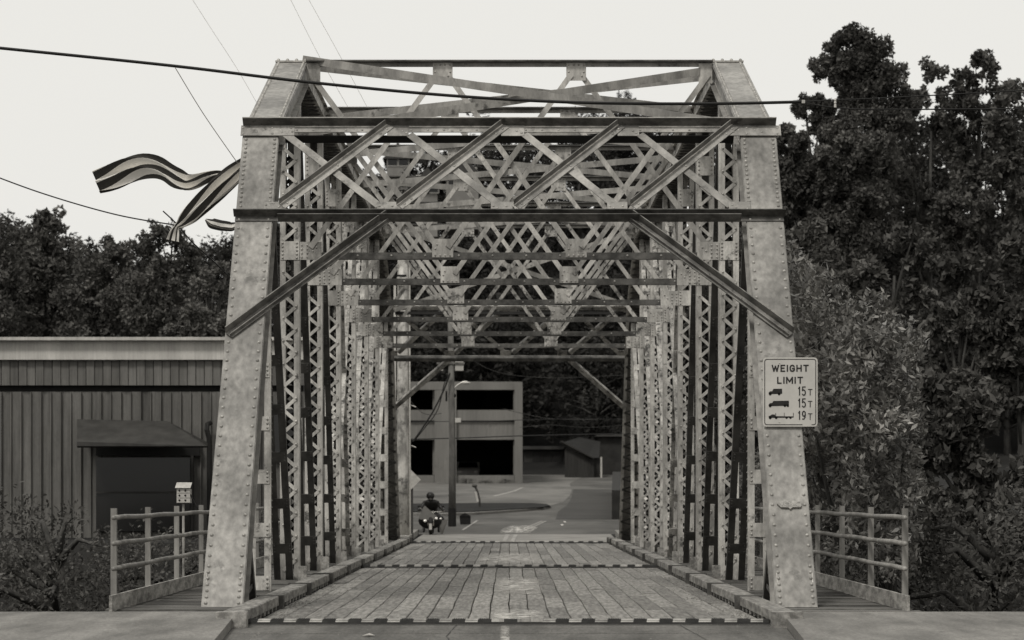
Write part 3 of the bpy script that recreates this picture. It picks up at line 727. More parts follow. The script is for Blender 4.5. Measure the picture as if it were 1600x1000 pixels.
for j in range(k):
    a, b = j, (j+1) % k
    if abs(o[a][1]-(sz0+.019)) < 1e-4 and abs(o[b][1]-(sz0+.019)) < 1e-4:
        base = len(mb.v)
        for xa, xb in ((o[a][0], gap0), (gap1, o[b][0])):
            bb = len(mb.v); mb.v += [(xa, SY-.002, sz0+.019), (xb, SY-.002, sz0+.019), (xb, SY-.002, sz0+.029), (xa, SY-.002, sz0+.029)]; mb.f.append((bb, bb+1, bb+2, bb+3))
        continue
    mb.f.append((a, b, k+b, k+a))
mb.build('sign_border', 'ink', st)
GL = {'W': [[(0, 1), (.25, 0), (.5, .85), (.75, 0), (1, 1)]], 'E': [[(1, 1), (0, 1), (0, 0), (1, 0)], [(0, .52), (.82, .52)]], 'I': [[(.5, 0), (.5, 1)]],
      'G': [[(.95, .76), (.78, .95), (.5, 1), (.2, .93), (.02, .7), (0, .5), (.02, .3), (.2, .07), (.5, 0), (.8, .06), (.97, .22), (.97, .46), (.55, .46)]], 'H': [[(0, 0), (0, 1)], [(1, 0), (1, 1)], [(0, .5), (1, .5)]],
      'T': [[(0, 1), (1, 1)], [(.5, 1), (.5, 0)]], 'L': [[(0, 1), (0, 0), (1, 0)]], 'M': [[(0, 0), (0, 1), (.5, .25), (1, 1), (1, 0)]],
      '1': [[(.1, .8), (.6, 1), (.6, 0)]], '5': [[(.95, 1), (.12, 1), (.06, .55), (.4, .64), (.75, .58), (.97, .38), (.95, .18), (.72, .02), (.35, 0), (.03, .12)]],
      '9': [[(.08, .05), (.5, .04), (.85, .25), (.97, .6), (.9, .88), (.6, 1), (.3, .98), (.06, .8), (.05, .6), (.25, .42), (.6, .4), (.93, .58)]]}
WD = {'W': 1.25, 'I': .22, 'M': 1.15, '1': .6, 'T': .95, 'L': .75, 'E': .78}
def stext(body, px0, px1, py0, py1, thick):
    x0, z1 = sg(px0, py0); x1, z0 = sg(px1, py1); tot = sum(WD.get(c, .9) for c in body)+.30*(len(body)-1); u = (x1-x0)/tot; x = x0
    for c in body:
        w = WD.get(c, .9)*u; mb = MB(); h = thick/2; a = 0
        for line in GL[c]:
            P_ = [V(x+h*.7+(w-h*1.4)*q[0], SY-.0025, z0+h+(z1-z0-2*h)*q[1]) for q in line]
            for i in range(len(P_)-1):
                d = (P_[i+1]-P_[i]).normalized(); e = h*.8; a += 1
                mb.bar(P_[i]-d*e+V(0, -.0002*a, 0), P_[i+1]+d*e+V(0, -.0002*a, 0), thick, .001, (-d.z, 0, d.x))
        mb.build('letter', 'ink', st); x += w+.30*u
stext('WEIGHT', 1206, 1263.5, 569.8, 581, .0175); stext('LIMIT', 1214.5, 1254.5, 588.6, 599.8, .0175)
for b_, y0 in (('15', 603.8), ('15', 622.4), ('19', 641.8)):
    stext(b_, 1247, 1259, y0, y0+14.4, .014); stext('T', 1262.5, 1269.2, y0+4, y0+14.2, .011)
def truck(pts, wheels):
    def c(p): x, z = sg(p[0], p[1]); return V(x, SY-.003, z)
    mb = MB(); 
    for poly in pts: mb.prism([c(p) for p in poly], (0, .002, 0))
    for wx, wy, r in wheels: mb.prism([c((wx+r*math.cos(t*.628), wy+r*math.sin(t*.628))) for t in range(10)], (0, .0015, 0))
    mb.build('truck_symbol', 'ink', st)
truck([[(1201, 613.5), (1203, 611.5), (1206.5, 611.2), (1208.5, 607.5), (1222, 607.3), (1222, 615.3), (1201, 615.8)]], [(1203.4, 615.8, 2.2), (1217.3, 615.6, 2.2)])
truck([[(1201, 632), (1203, 630), (1206.5, 629.7), (1208.5, 626.5), (1232.6, 626), (1232.6, 634), (1201, 634.6)]], [(1203.4, 634.4, 2.2), (1226.3, 634, 2.0), (1230.8, 634, 2.0)])
truck([[(1201, 650.3), (1204, 649), (1206, 647.6), (1210.5, 647.5), (1211.5, 650.2), (1240, 650.6), (1240, 652.4), (1201, 653)], [(1211.6, 645.5), (1212.5, 645.5), (1212.5, 651), (1211.6, 651)], [(1225, 645), (1225.7, 645), (1225.7, 651), (1225, 651)], [(1239.2, 645), (1240, 645), (1240, 651), (1239.2, 651)]],
      [(1203.4, 653, 2.1), (1212.8, 653, 2.0), (1229, 652.6, 1.9), (1235, 652.6, 1.9)])
mb = MB()
for px, py in ((1242, 556), (1242, 668)):
    pass
mb = MB(); zc = (sz0+sz1)/2; _, z1_ = sg(0, 575)
mb.box(3.45, 3.52, SY+.005, SY+.62, sz1-.13, sz1-.10); mb.box(3.45, 3.52, SY+.005, SY+.1, sz0+.04, sz0+.07); mb.build('sign_bracket', 'alu', st)
mb = MB()
for zz in (sz1-.075, sz0+.055): mb.dome((3.50, SY-.001, zz), (0, -1, 0), .009)
mb.build('sign_bolts', 'alu', st, kind='stuff')
# maker's plaque
pl = thing('cast_maker_plaque', 'small cast shield plaque with raised letters low on right end post', 'plaque', PP(3.5, pv(1233, 797)[1], .01))
sh = [(1213.8, 789.5), (1216.5, 785.8), (1231, 784.8), (1234, 783.8), (1237, 785), (1251.5, 786), (1252, 793), (1250, 794.8), (1238, 795), (1234.5, 798), (1231.5, 795.3), (1220, 795)]
MB().prism([PP(*pv(a, b), .006) for a, b in sh], N*.03).build('plaque_plate', 'steel_plate', pl)
xa, va = pv(1218, 793.3); xb, vb = pv(1249.5, 787)
q = PP(xa, va, .038); text_mesh('VCB-C', xa, xb, 0, (vb-va), q.y, 'raised_letters', 'rivet', pl, .01, .006, S).location = V(xa, q.y, q.z)-WL[pl.name]

# ------------------------------------------------------------------ cables and cloth
def hang(pts, n=24):    # smooth polyline through points
    out = []
    for i in range(len(pts)-1):
        p0 = pts[max(0, i-1)]; p1 = pts[i]; p2 = pts[i+1]; p3 = pts[min(len(pts)-1, i+2)]
        for j in range(n):
            t = j/n; out.append(.5*((2*p1)+(p2-p0)*t+(2*p0-5*p1+4*p2-p3)*t*t+(3*p1-3*p2+p3-p0)*t*t*t))
    out.append(pts[-1]); return out
YC = 36.5
cb = thing('overhead_cable', 'thick black overhead cable sagging across the top of portal', 'cable', at(796, 150, YC))
pts = [at(px, py, YC) for px, py in ((-300, 45), (0, 75), (272, 103), (480, 128), (700, 149), (900, 160), (1100, 162), (1256, 159))]
MB().tube(hang(pts, 8), .022, 7).build('main_cable', 'cable', cb, smooth=True)
MB().tube(hang([at(1254, 159, YC), at(1306, 156, YC), at(1400, 152, YC), at(1800, 130, YC)], 8), .009, 6).build('cable_strand', 'cable', cb)
MB().tube(hang([at(1254, 160, YC), at(1306, 168, YC), at(1400, 171, YC), at(1800, 168, YC)], 8), .010, 6).build('cable_strand', 'cable', cb)
MB().box(*(lambda a: (a.x-.022, a.x+.022, a.y-.03, a.y+.03, a.z-.022, a.z+.022))(at(1255, 159, YC))).build('cable_clamp', 'white', cb)
a = at(1305, 154, YC); b = at(1305, 168, YC)
MB().tube([a, a.lerp(b, .2), a.lerp(b, .25), a.lerp(b, .5), a.lerp(b, .55), b], [.012, .02, .012, .02, .012, .02], 8).build('insulator', 'white', cb)
def wire(name, label, pp, Y, r, m='cable'):
    ps = hang([at(x, y, Y if not isinstance(Y, tuple) else Y[0]+(Y[1]-Y[0])*i/(len(pp)-1)) for i, (x, y) in enumerate(pp)], 10)
    return tag(MB().tube(ps, r, 5).build(name, m), label, 'wire')
wire('guy_wire', 'thin twisted wire slanting down to left end post above the flags', ((274, 106), (318, 178), (372, 256)), (37, 38), .006, 'rope')
wire('guy_wire', 'faint wire at the top left corner of sky', ((298, -5), (330, 45), (372, 110), (412, 180)), 60, .0045, 'rope')
wire('guy_wire', 'faint wire crossing the sky above the left chord end', ((452, -5), (500, 90), (548, 175)), 60, .0045, 'rope')
wire('guy_wire', 'faint wire rising from behind the first sway strut', ((480, -5), (530, 85), (575, 170)), 60, .0045, 'rope')

stripe = bpy.data.materials.new('striped_cloth'); stripe.use_nodes = True
n = stripe.node_tree.nodes; l = stripe.node_tree.links; b = n['Principled BSDF']; b.inputs['Roughness'].default_value = .95; b.inputs['Specular IOR Level'].default_value = .05
uv = n.new('ShaderNodeUVMap'); sp = n.new('ShaderNodeSeparateXYZ'); l.new(uv.outputs[0], sp.inputs[0])
m1 = n.new('ShaderNodeMath'); m1.operation = 'MULTIPLY'; m1.inputs[1].default_value = 4.0; l.new(sp.outputs[0], m1.inputs[0])
m2 = n.new('ShaderNodeMath'); m2.operation = 'FRACT'; l.new(m1.outputs[0], m2.inputs[0])
m3 = n.new('ShaderNodeMath'); m3.operation = 'GREATER_THAN'; m3.inputs[1].default_value = .5; l.new(m2.outputs[0], m3.inputs[0])
cm = n.new('ShaderNodeMix'); cm.data_type = 'RGBA'; cm.inputs[6].default_value = tint(.055); cm.inputs[7].default_value = tint(.8)
l.new(m3.outputs[0], cm.inputs[0]); l.new(cm.outputs[2], b.inputs['Base Color']); M['stripe'] = stripe
def ribbon(name, pts, Y, parent, folds=2.2, phase=0, uvs=1.0):
    # pts: (px, py, half width px, twist)
    NP = 40; NW = 28; ctr = []
    tt = np.linspace(0, len(pts)-1, NP)
    arr = np.array(pts, float); C_ = [np.interp(tt, range(len(pts)), arr[:, i]) for i in range(4)]
    for q in range(2):
        for i in range(4): C_[i][1:-1] = (C_[i][:-2]+2*C_[i][1:-1]+C_[i][2:])/4
    mb = MB(); uvl = []
    for i in range(NP):
        p = at(C_[0][i], C_[1][i], Y); j = min(i, NP-2); d = at(C_[0][j+1], C_[1][j+1], Y)-at(C_[0][j], C_[1][j], Y); d.normalize()
        nrm = V(-d.z, 0, d.x); hw = C_[2][i]*Y/F
        for k in range(NW+1):
            u = k/NW*2-1; ph = u*folds*math.pi+phase+C_[3][i]
            lat = (u*.78+.22*math.sin(ph*1.0+1.2)) * hw*1.35; dep = .34*hw*math.cos(ph)+.10*hw*math.sin(i*.55+u*2.5+phase)
            mb.v.append(tuple(p+nrm*lat+V(0, dep, 0))); uvl.append((k/NW*uvs, i/NP))
    for i in range(NP-1):
        for k in range(NW): a = i*(NW+1)+k; mb.f.append((a, a+1, a+NW+2, a+NW+1))
    o = mb.build(name, 'stripe', parent, smooth=True); me = o.data; ul = me.uv_layers.new(name='UVMap')
    for lp in me.loops: ul.data[lp.index].uv = uvl[lp.vertex_index]
    return o
fl = thing('striped_bunting', 'twisted dark and pale striped cloth bunting tied to left end post', 'bunting', at(300, 350, 38.5))
ribbon('cloth_swag', [(385, 254, 9, 0), (362, 274, 15, .2), (340, 293, 17, .7), (318, 315, 17, 1.3), (298, 336, 15, 1.9), (284, 349, 9, 2.3), (276, 354, 3.5, 2.5), (273, 362, 7, 2.7), (270, 376, 9, 3)], 38.4, fl, 2.6, .3, 1.2)
ribbon('cloth_swag', [(352, 271, 4, 0), (338, 272, 7, .3), (322, 277, 9, .8), (305, 285, 11, 1.5), (290, 288, 13, 2.2), (276, 281, 14, 3.0), (262, 270, 11, 3.6), (245, 260, 14, 4.2), (222, 256, 17, 4.9), (198, 262, 19, 5.6), (172, 276, 20, 6.2), (150, 284, 18, 6.8)], 38.9, fl, 2.3, 1.1, 1.1)
fl2 = thing('striped_cloth_end', 'small striped cloth scrap hanging just below the larger bunting', 'bunting', at(345, 355, 39))
ribbon('cloth_scrap', [(321, 343, 1.5, 0), (330, 350, 8, .3), (345, 354, 8, .6), (362, 356, 7, .9), (372, 352, 4, 1.1)], 39.3, fl2, 1.0, 2.2, .6)
wire('bunting_rope', 'rope running left from the bunting knot out of the picture', ((276, 352), (180, 335), (60, 300), (-60, 255)), 38.4, .010)
wire('bunting_rope', 'dark rope running from bunting knot down behind left end post', ((255, 330), (276, 350), (300, 378), (330, 405), (356, 430)), (38.4, 39.5), .010)

# ------------------------------------------------------------------ meter boxes by the left railing
mp_ = thing('meter_box_post', 'pale ribbed electrical box on thin post behind left railing', 'electrical box', V(-5.15, 41.5, .0))
def b3(px0, px1, py0, py1, Y, dep): a = at(px0, py1, Y); c = at(px1, py0, Y); return (a.x, c.x, Y, Y+dep, a.z, c.z)
YY = 41.5
MB().box(*b3(276, 297.5, 764, 786, YY, .16)).build('box_body', 'white', mp_)
for i in range(3):
    y0 = 763.5+i*7.6; x = b3(276.5, 297, y0, y0+6.6, YY-.02, .019); q = MB().box(*x)
    o = q.build('box_face', 'white', mp_); r = MB()
    for xx in (280.3, 289.5): c = at(xx, y0+3, YY-.021); r.dome(c, (0, -1, 0), .017, .012)
    r.build('knob', 'black', o)
a = at(273.5, 762.5, YY-.06); bq = at(299, 755, YY+.1)
MB().prism([at(273.5, 762.5, YY-.05), at(297.5, 762.5, YY-.05), at(300, 755, YY+.1), at(276, 755, YY+.1)], (0, .012, .012)).build('box_hood', 'white', mp_)
MB().tube([at(286.5, 786, YY+.05), V(at(286.5, 786, YY).x, YY+.05, -.1)], .02, 8).build('post', 'steel', mp_)
MB().tube(hang([at(297, 772, YY), at(303, 784, YY), at(309, 797, YY), at(313, 815, YY)], 6), .012, 6).build('cord', 'cable', mp_)

# ------------------------------------------------------------------ left metal building
YB = 90.0
bd = thing('metal_sided_building', 'long low building with white fascia and ribbed siding left of bridge', 'building', V(-13, YB, 0))
def B(px0, px1, py0, py1, y=YB, dep=.2): return MB().box(*b3(px0, px1, py0, py1, y, dep))
B(-420, 474, 532, 562, YB, .6).build('fascia', 'white', bd); B(-425, 478, 526.5, 531.5, YB-.25, 1.4).build('roof_edge', 'white', bd)
zt = at(0, 526, YB).z; MB().box(-26.5, -6.9, YB+.5, YB+14, zt-.35, zt-.1).build('roof', 'roof', bd)
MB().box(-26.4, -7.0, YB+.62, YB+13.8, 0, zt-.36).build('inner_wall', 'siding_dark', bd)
x = -420.0; i = 0
while x < 472:
    w = 13.2; B(x+.5, x+w-.5, 562.5, 602, YB+.15+(.03 if i % 2 else 0), .1).build('siding_panel', 'siding', bd); x += w; i += 1
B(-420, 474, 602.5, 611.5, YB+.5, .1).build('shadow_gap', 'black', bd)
x = -420.0; i = 0
while x < 472:
    w = 15.6
    if x+w < 262 or x > 296 or True: B(x+.4, x+w-.4, 612, 900, YB+.3+(.035 if i % 2 else 0), .1).build('siding_board', 'siding', bd)
    x += w; i += 1
x = -420.0; i = 0
while x < 472: B(x+15.1, x+16.3, 612, 900, YB+.22, .09).build('batten', 'siding', bd); x += 15.6
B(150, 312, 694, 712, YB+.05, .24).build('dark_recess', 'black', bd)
wn = B(150, 297, 715, 830, YB+.12, .1).build('window', 'glass_dark', bd); B(298, 302, 712, 840, YB+.05, .2).build('frame', 'siding_dark', wn)
B(150, 297, 768, 771, YB+.05, .06).build('frame', 'siding_dark', wn)
mb = MB(); mb.prism([at(120, 655, YB-.1), at(262, 658, YB-.1), at(324, 691, YB-2.4), at(324, 697, YB-2.4), at(120, 697, YB-2.4), at(120, 690, YB-2.4)], (0, .1, -.05)); mb.build('awning', 'roof', bd)
q0 = at(330, 662, YB-.3)
MB().tube([at(329, 661, YB), at(324, 663, YB-.2), at(323, 672, YB-.25), at(326.5, 684, YB-.25), at(327, 700, YB-.25), at(327.5, 830, YB-.25)], .085, 8).build('downpipe', 'black', bd)
for px in (355, 425):
    wn = B(px, px+45, 640, 720, YB+.12, .1).build('window', 'glass_dark', bd); B(px-2, px, 638, 722, YB+.06, .1).build('frame', 'white', wn); B(px+45, px+47, 638, 722, YB+.06, .1).build('frame', 'white', wn); B(px, px+45, 636, 638.5, YB+.06, .1).build('frame', 'white', wn)
# shed behind the posts
sh2 = thing('plain_shed', 'plain dark shed with pale door seen between the left truss posts', 'shed', V(-5.4, 95, 0))
MB().box(*b3(476, 600, 640, 832, 97, 3)).build('wall', 'siding_dark', sh2); MB().box(*b3(470, 606, 628, 640, 96.6, 4)).build('roof', 'roof', sh2)
MB().box(*b3(505, 540, 700, 832, 96.93, .06)).build('door', 'white', sh2)

# ------------------------------------------------------------------ parking garage
YG = 190.0
ga = thing('concrete_parking_garage', 'two storey concrete parking garage with dark openings beyond the bridge', 'building', V(-5, YG, 2.2))
def G(px0, px1, py0, py1, y=YG, dep=.5): return MB().box(*b3(px0, px1, py0, py1, y, dep))
G(470, 815, 598, 609, YG, .5).build('parapet', 'garage', ga)
G(470, 815, 640.5, 657, YG-.25, .7).build('spandrel', 'garage', ga); G(470, 815, 659, 687, YG-.05, .5).build('spandrel', 'garage', ga)
G(470, 815, 657.2, 658.8, YG+.05, .3).build('joint', 'garage_dark', ga)
for a, b_, y0, y1 in ((804, 816.5, 597, 760), (679, 713, 609.5, 760), (560, 590, 609.5, 760)): G(a, b_, y0, y1, YG-.4, .8).build('column', 'garage', ga)
for a, b_ in ((713.5, 803.5), (590.5, 678.5)): G(a, b_, 742.5, 756, YG-.1, .4).build('low_wall', 'garage', ga)
G(802, 804.2, 609.5, 640, YG+.2, .5).build('jamb', 'garage', ga); G(802, 804.2, 687.5, 742, YG+.2, .5).build('jamb', 'garage', ga)
G(676, 679, 609.5, 640, YG+.5, .5).build('jamb', 'garage', ga); G(676, 679, 687.5, 742, YG+.5, .5).build('jamb', 'garage', ga)
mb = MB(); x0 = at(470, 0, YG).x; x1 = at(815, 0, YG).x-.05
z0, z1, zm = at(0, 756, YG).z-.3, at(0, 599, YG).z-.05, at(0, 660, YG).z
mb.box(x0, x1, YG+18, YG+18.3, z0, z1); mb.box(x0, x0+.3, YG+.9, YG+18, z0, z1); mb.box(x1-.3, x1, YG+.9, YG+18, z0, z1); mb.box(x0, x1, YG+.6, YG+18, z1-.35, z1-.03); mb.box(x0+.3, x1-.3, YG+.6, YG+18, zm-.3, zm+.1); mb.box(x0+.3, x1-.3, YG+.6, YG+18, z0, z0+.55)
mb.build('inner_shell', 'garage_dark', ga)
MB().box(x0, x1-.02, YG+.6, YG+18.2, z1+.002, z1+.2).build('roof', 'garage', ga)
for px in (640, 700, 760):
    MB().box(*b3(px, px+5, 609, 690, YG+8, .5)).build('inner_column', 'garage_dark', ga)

def car(loc, label, m, group=None, rz=0):
    t = thing('parked_car', label, 'car', loc); X, Y, Z = loc
    prof_ = [(-2.1, .35), (-2.1, .75), (-1.9, .9), (-1.15, .98), (-.6, 1.42), (.75, 1.42), (1.45, .98), (2.0, .92), (2.12, .7), (2.12, .35)]
    MB().prism([V(X-.85, Y+a, Z+c) for a, c in prof_], (1.7, 0, 0)).build('body', m, t)
    MB().prism([V(X-.75, Y-1.16, Z+1.0), V(X+.75, Y-1.16, Z+1.0), V(X+.66, Y-.64, Z+1.39), V(X-.66, Y-.64, Z+1.39)], (0, -.015, .02)).build('windscreen', 'glass_dark', t)
    for sx in (-1, 1):
        MB().prism([V(X+sx*.856, Y-.95, Z+1.0), V(X+sx*.856, Y-.55, Z+1.36), V(X+sx*.856, Y+.7, Z+1.36), V(X+sx*.856, Y+1.25, Z+1.0)], (sx*.006, 0, 0)).build('side_window', 'glass_dark', t)
        MB().ell((X+sx*.6, Y-2.1, Z+.68), .16, .05, .09).build('headlight', 'lens', t, smooth=True)
        for yy in (-1.35, 1.35): MB().tube([(X+sx*.72, Y+yy, Z+.33), (X+sx*.88, Y+yy, Z+.33)], .33, 16).build('wheel', 'rubber', t)
    return t
cz = at(730, 744, 200).z
car((at(731, 740, 199).x, 201, z0+.56), 'pale car parked deep in lower garage opening', 'white')

# shrubs at garage foot -- built with foliage below
# ------------------------------------------------------------------ dark shed, walls, background right
sd_ = thing('timber_shed', 'small weathered timber shed with sloping roof right of the drive', 'shed', gp(912, 748))
YS = gy(748)+3
for i in range(9):
    a = 882.5+i*5.1; MB().box(*b3(a, a+4.9, 700+max(0, (a-880))*.33+random.uniform(0, .5), 749+(a-880)*.06, YS+random.uniform(0, .05), .15)).build('wall_board', 'siding_dark', sd_)
MB().prism([at(877, 688, YS-.4), at(927, 714, YS-.4), at(927, 716.5, YS-.4), at(877, 690.5, YS-.4)], (0, 6, 0)).build('roof', 'roof', sd_)
MB().prism([at(880, 691, YS+.2), at(926, 715, YS+.2), at(936, 715, YS+.3), at(938, 690, YS+5), at(905, 683, YS+5)], (0, .3, 0)).build('gable', 'black', sd_)
MB().box(*b3(928, 941, 716, 752, YS+.6, 4)).build('side_wall', 'siding_dark', sd_)
tag(MB().tube([at(939.5, 714, YS-.3), at(939.5, 754, YS-.3)], .07, 8).build('standing_pipe', 'white'), 'pale upright pipe at the corner of timber shed', 'pipe')
bw_ = thing('brick_wall_building', 'dark brick building wall at right behind the shed', 'building', V(8.2, 196, 2))
MB().box(*b3(936, 1040, 682, 765, 214, 8)).build('wall', 'brick', bw_); MB().box(*b3(932, 1042, 678, 682, 213.6, 9)).build('coping', 'roof', bw_)
dg_ = thing('dark_outbuilding', 'dark low outbuilding between garage and timber shed', 'building', V(2, 222, 3))
MB().box(*b3(819, 884, 702, 752, 222, 6)).build('wall', 'siding_dark', dg_); MB().box(*b3(816, 886, 697, 702, 221.5, 7)).build('roof', 'roof', dg_)
for i in range(3): MB().box(*b3(832+i*16, 846+i*16, 708, 748, 221.9, .08)).build('door', 'black', dg_)
rt = thing('dark_retaining_wall', 'low dark retaining wall at right edge of the drive', 'wall', gp(960, 800))
MB().prism([gp(956, 812, -.1), gp(957, 770, -.1), gp(1010, 770, -.1), gp(1010, 812, -.1)], (0, 0, 1.4)).build('wall', 'brick', rt)
# approach kerbs
kb = MB().prism([V(-3.45, 81.4, 0), V(-3.05, 81.4, 0), V(-3.30, 97, 0), V(-4.6, 97, 0), V(-4.6, 81.4, 0)], (0, 0, .20)).build('approach_kerb', 'concrete_pale'); kb['kind'] = 'structure'
kb = MB().prism([V(3.45, 84.0, 0), V(5.0, 84.0, 0), V(5.2, 95, 0), V(3.75, 95, 0)], (0, 0, .20)).build('approach_kerb', 'concrete_pale'); kb['kind'] = 'structure'

# ------------------------------------------------------------------ poles
yp = 83.5
bp = thing('large_peeling_pole', 'thick pale peeling pole with conduit beside far left bridge end', 'utility pole', V(at(630, 0, yp).x, yp, 0))
c = at(630, 0, yp).x; zt = at(0, 396, yp).z
MB().tube([(c, yp, -.1), (c+.01, yp, 2), (c-.01, yp, 4.5), (c, yp, zt)], [.215, .20, .185, .175], 14).build('pole_shaft', 'bark_pole', bp, smooth=True)
MB().tube([(c+.215, yp-.05, 0), (c+.20, yp-.05, zt-.3)], .028, 6).build('conduit', 'alu', bp)
MB().box(c-.30, c-.225, yp, yp+.06, 1.5, zt-1).build('light_strip', 'white', bp)
MB().box(c-.19, c+.11, yp-.24, yp-.19, at(0, 433, yp).z, at(0, 430, yp).z).build('bracket', 'black', bp); MB().box(c-.19, c+.11, yp-.23, yp-.19, at(0, 447, yp).z, at(0, 434, yp).z).build('bracket_plate', 'bark_pole', bp)
for py in (633, 696): q = at(642, py, yp); MB().tube([q, q+V(.16, 0, -.06)], .02, 6).build('peg', 'white', bp)
yu = gy(823)
up_ = thing('utility_pole', 'dark timber utility pole with lamp arm in front of the garage', 'utility pole', V(at(706, 0, yu).x, yu, prof(yu)))
c = at(706.5, 0, yu).x; zt = at(0, 492, yu).z; zb_ = prof(yu)-.1
MB().tube([(c, yu, zb_), (c+.01, yu, 3), (c-.07, yu, zt)], [.155, .14, .115], 12).build('pole_shaft', 'pole', up_, smooth=True)
MB().box(*b3(684, 692, 569, 579, yu-.1, .4)).build('transformer_box', 'white', up_); MB().box(*b3(711, 724, 557, 579, yu-.1, .5)).build('transformer_box', 'white', up_)
MB().box(*b3(682, 726, 566, 569, yu-.15, .1)).build('crossarm', 'pole', up_)
MB().box(*b3(711, 720, 653, 660, yu-.2, .3)).build('junction_box', 'white', up_)
arm = MB().tube(hang([at(708, 608, yu), at(716, 601, yu), at(725, 596.5, yu), at(731, 597, yu)], 5), .035, 7).build('lamp_arm', 'alu', up_, smooth=True)
q = at(729, 598.5, yu); MB().ell(q, .17, .1, .055).build('lamp_head', 'white', arm, smooth=True)
q = at(709.5, 618, yu); MB().ell(q, .08, .08, .09).build('meter', 'black', up_, smooth=True); MB().box(*b3(696, 699, 611, 627, yu-.1, .1)).build('cable_box', 'black', up_)
MB().tube([(c, yu, prof(yu)-.05), (c, yu, prof(yu)+.75)], [.168, .162], 12).build('base_sleeve', 'black', up_)
wire('bundled_cable', 'thick drooping cable bundle from the utility pole to lower left', ((703, 583), (693, 610), (677, 642), (658, 672), (645, 690)), yu-.3, .035)
wire('bundled_cable', 'thinner cable hanging beside the thick bundle', ((702, 590), (694, 600), (684, 640), (664, 668), (648, 688)), yu-.2, .02)
for i, (lab, pp, Y, r) in enumerate((('level wire across lower garage openings', ((560, 686), (648, 686), (730, 684), (815, 681), (960, 678)), 112, .022),
    ('wire crossing garage middle band to the right', ((560, 662), (660, 659), (760, 658), (860, 655), (975, 655)), 112, .014),
    ('sagging wire from upper opening into dark trees', ((785, 638), (812, 645), (870, 655), (975, 655)), 125, .013),
    ('high wire through the dark trees', ((690, 520), (760, 575), (850, 590), (975, 586)), 130, .012),
    ('thin wire low across the dark trees', ((812, 668), (860, 664), (920, 668), (975, 664)), 130, .010),
    ('small looping wire left of garage', ((640, 625), (650, 636), (660, 645), (672, 648), (690, 646)), 105, .012))):
    wire('overhead_wire', lab, pp, Y, r, 'cable' if i < 2 else 'roof')
dsn = thing('diamond_sign_back', 'pale back of diamond sign beside the thick peeling pole', 'road sign', at(641, 833, 86))
q = at(641, 749.5, 86); h = .34
MB().prism([q+V(-h, 0, 0), q+V(0, 0, -h), q+V(h, 0, 0), q+V(0, 0, h)], (0, .01, 0)).build('sign_panel', 'alu', dsn)
MB().box(q.x-.02, q.x+.09, 86.02, 86.09, 0, q.z+.2).build('sign_post', 'siding_dark', dsn)
sp_ = thing('leaning_sapling', 'thin leaning sapling with pale guard on grass island', 'sapling', gp(749, 797))
y_ = gy(797); MB().tube([at(750, 798, y_), at(749, 780, y_), at(745, 766, y_), at(742, 759, y_)], [.07, .06, .06, .05], 7).build('stem', 'trunk', sp_)
MB().tube([at(746.5, 784, y_-.1), at(745, 776, y_-.1), at(743, 768, y_-.1)], .055, 7).build('guard', 'white', sp_)
q = at(741.5, 759, y_); MB().ell(q, .14, .12, .09).build('tuft', 'leaf_dark', sp_)
yb_ = gy(820); bn = thing('dark_bin', 'squat black bin standing near the utility pole', 'bin', V(at(727, 0, yb_).x, yb_, prof(yb_)))
MB().prism([at(719, 819, yb_), at(735, 819, yb_), at(735.5, 807, yb_), at(718, 807, yb_)], (0, .45, 0)).build('bin_body', 'black', bn)
MB().prism([at(717, 807, yb_-.03), at(736, 807, yb_-.03), at(733, 804.5, yb_-.03), at(726, 801.5, yb_-.03), at(721, 804, yb_-.03)], (0, .5, 0)).build('bin_lid', 'black', bn)

# ------------------------------------------------------------------ motorcycle and rider
ym = 97.0; mc_x = at(674, 0, ym).x; mo = thing('touring_motorcycle', 'black touring motorcycle with wide windscreen facing camera at bridge end', 'motorcycle', V(mc_x, ym, .01))
def m3(x, y, z): return V(mc_x+x, ym+y, z+.012)
def ring(mb, c, R, r, n=20, m=8):
    k = len(mb.v)
    for i in range(n):
        t = 2*math.pi*i/n
        for j in range(m):
            u = 2*math.pi*j/m; rr = R+r*math.cos(u); mb.v.append((c.x+r*math.sin(u), c.y+rr*math.cos(t), c.z+rr*math.sin(t)))
    for i in range(n):
        for j in range(m): mb.f.append((k+i*m+j, k+i*m+(j+1) % m, k+((i+1) % n)*m+(j+1) % m, k+((i+1) % n)*m+j))
    return mb
for yy in (-.75, .75):
    w = ring(MB(), m3(0, yy, .32), .25, .07).build('wheel', 'rubber', mo, smooth=True); MB().tube([m3(-.05, yy, .32), m3(.05, yy, .32)], .17, 14).build('rim', 'chrome', w)
MB().tube([m3(0, -.75, .5), m3(0, -.8, .45)], .1, 8).build('front_fender', 'black', mo)
for s in (-1, 1): MB().tube([m3(s*.09, -.75, .32), m3(s*.09, -.5, .85)], .028, 8).build('fork_tube', 'chrome', mo, smooth=True)
MB().box(mc_x-.05, mc_x+.05, ym-1.12, ym-1.11, .2, .42).build('number_plate', 'white', mo)
MB().ell(m3(-.02, -.45, .50), .44, .22, .30).build('front_fairing', 'black', mo, smooth=True)
MB().prism([m3(-.40, -.72, .56), m3(-.05, -.76, .52), m3(.24, -.72, .60), m3(.24, -.71, .64), m3(-.20, -.66, 1.04), m3(-.25, -.66, 1.04), m3(-.44, -.71, .60)], (0, .03, .0)).build('windscreen', 'windscreen', mo)
MB().ell(m3(0, .0, .72), .17, .38, .15).build('fuel_tank', 'black', mo, smooth=True); MB().ell(m3(0, .5, .68), .2, .35, .08).build('saddle', 'leather', mo, smooth=True)
MB().box(mc_x-.16, mc_x+.16, ym-.25, ym+.3, .25, .6).build('engine', 'roof', mo)
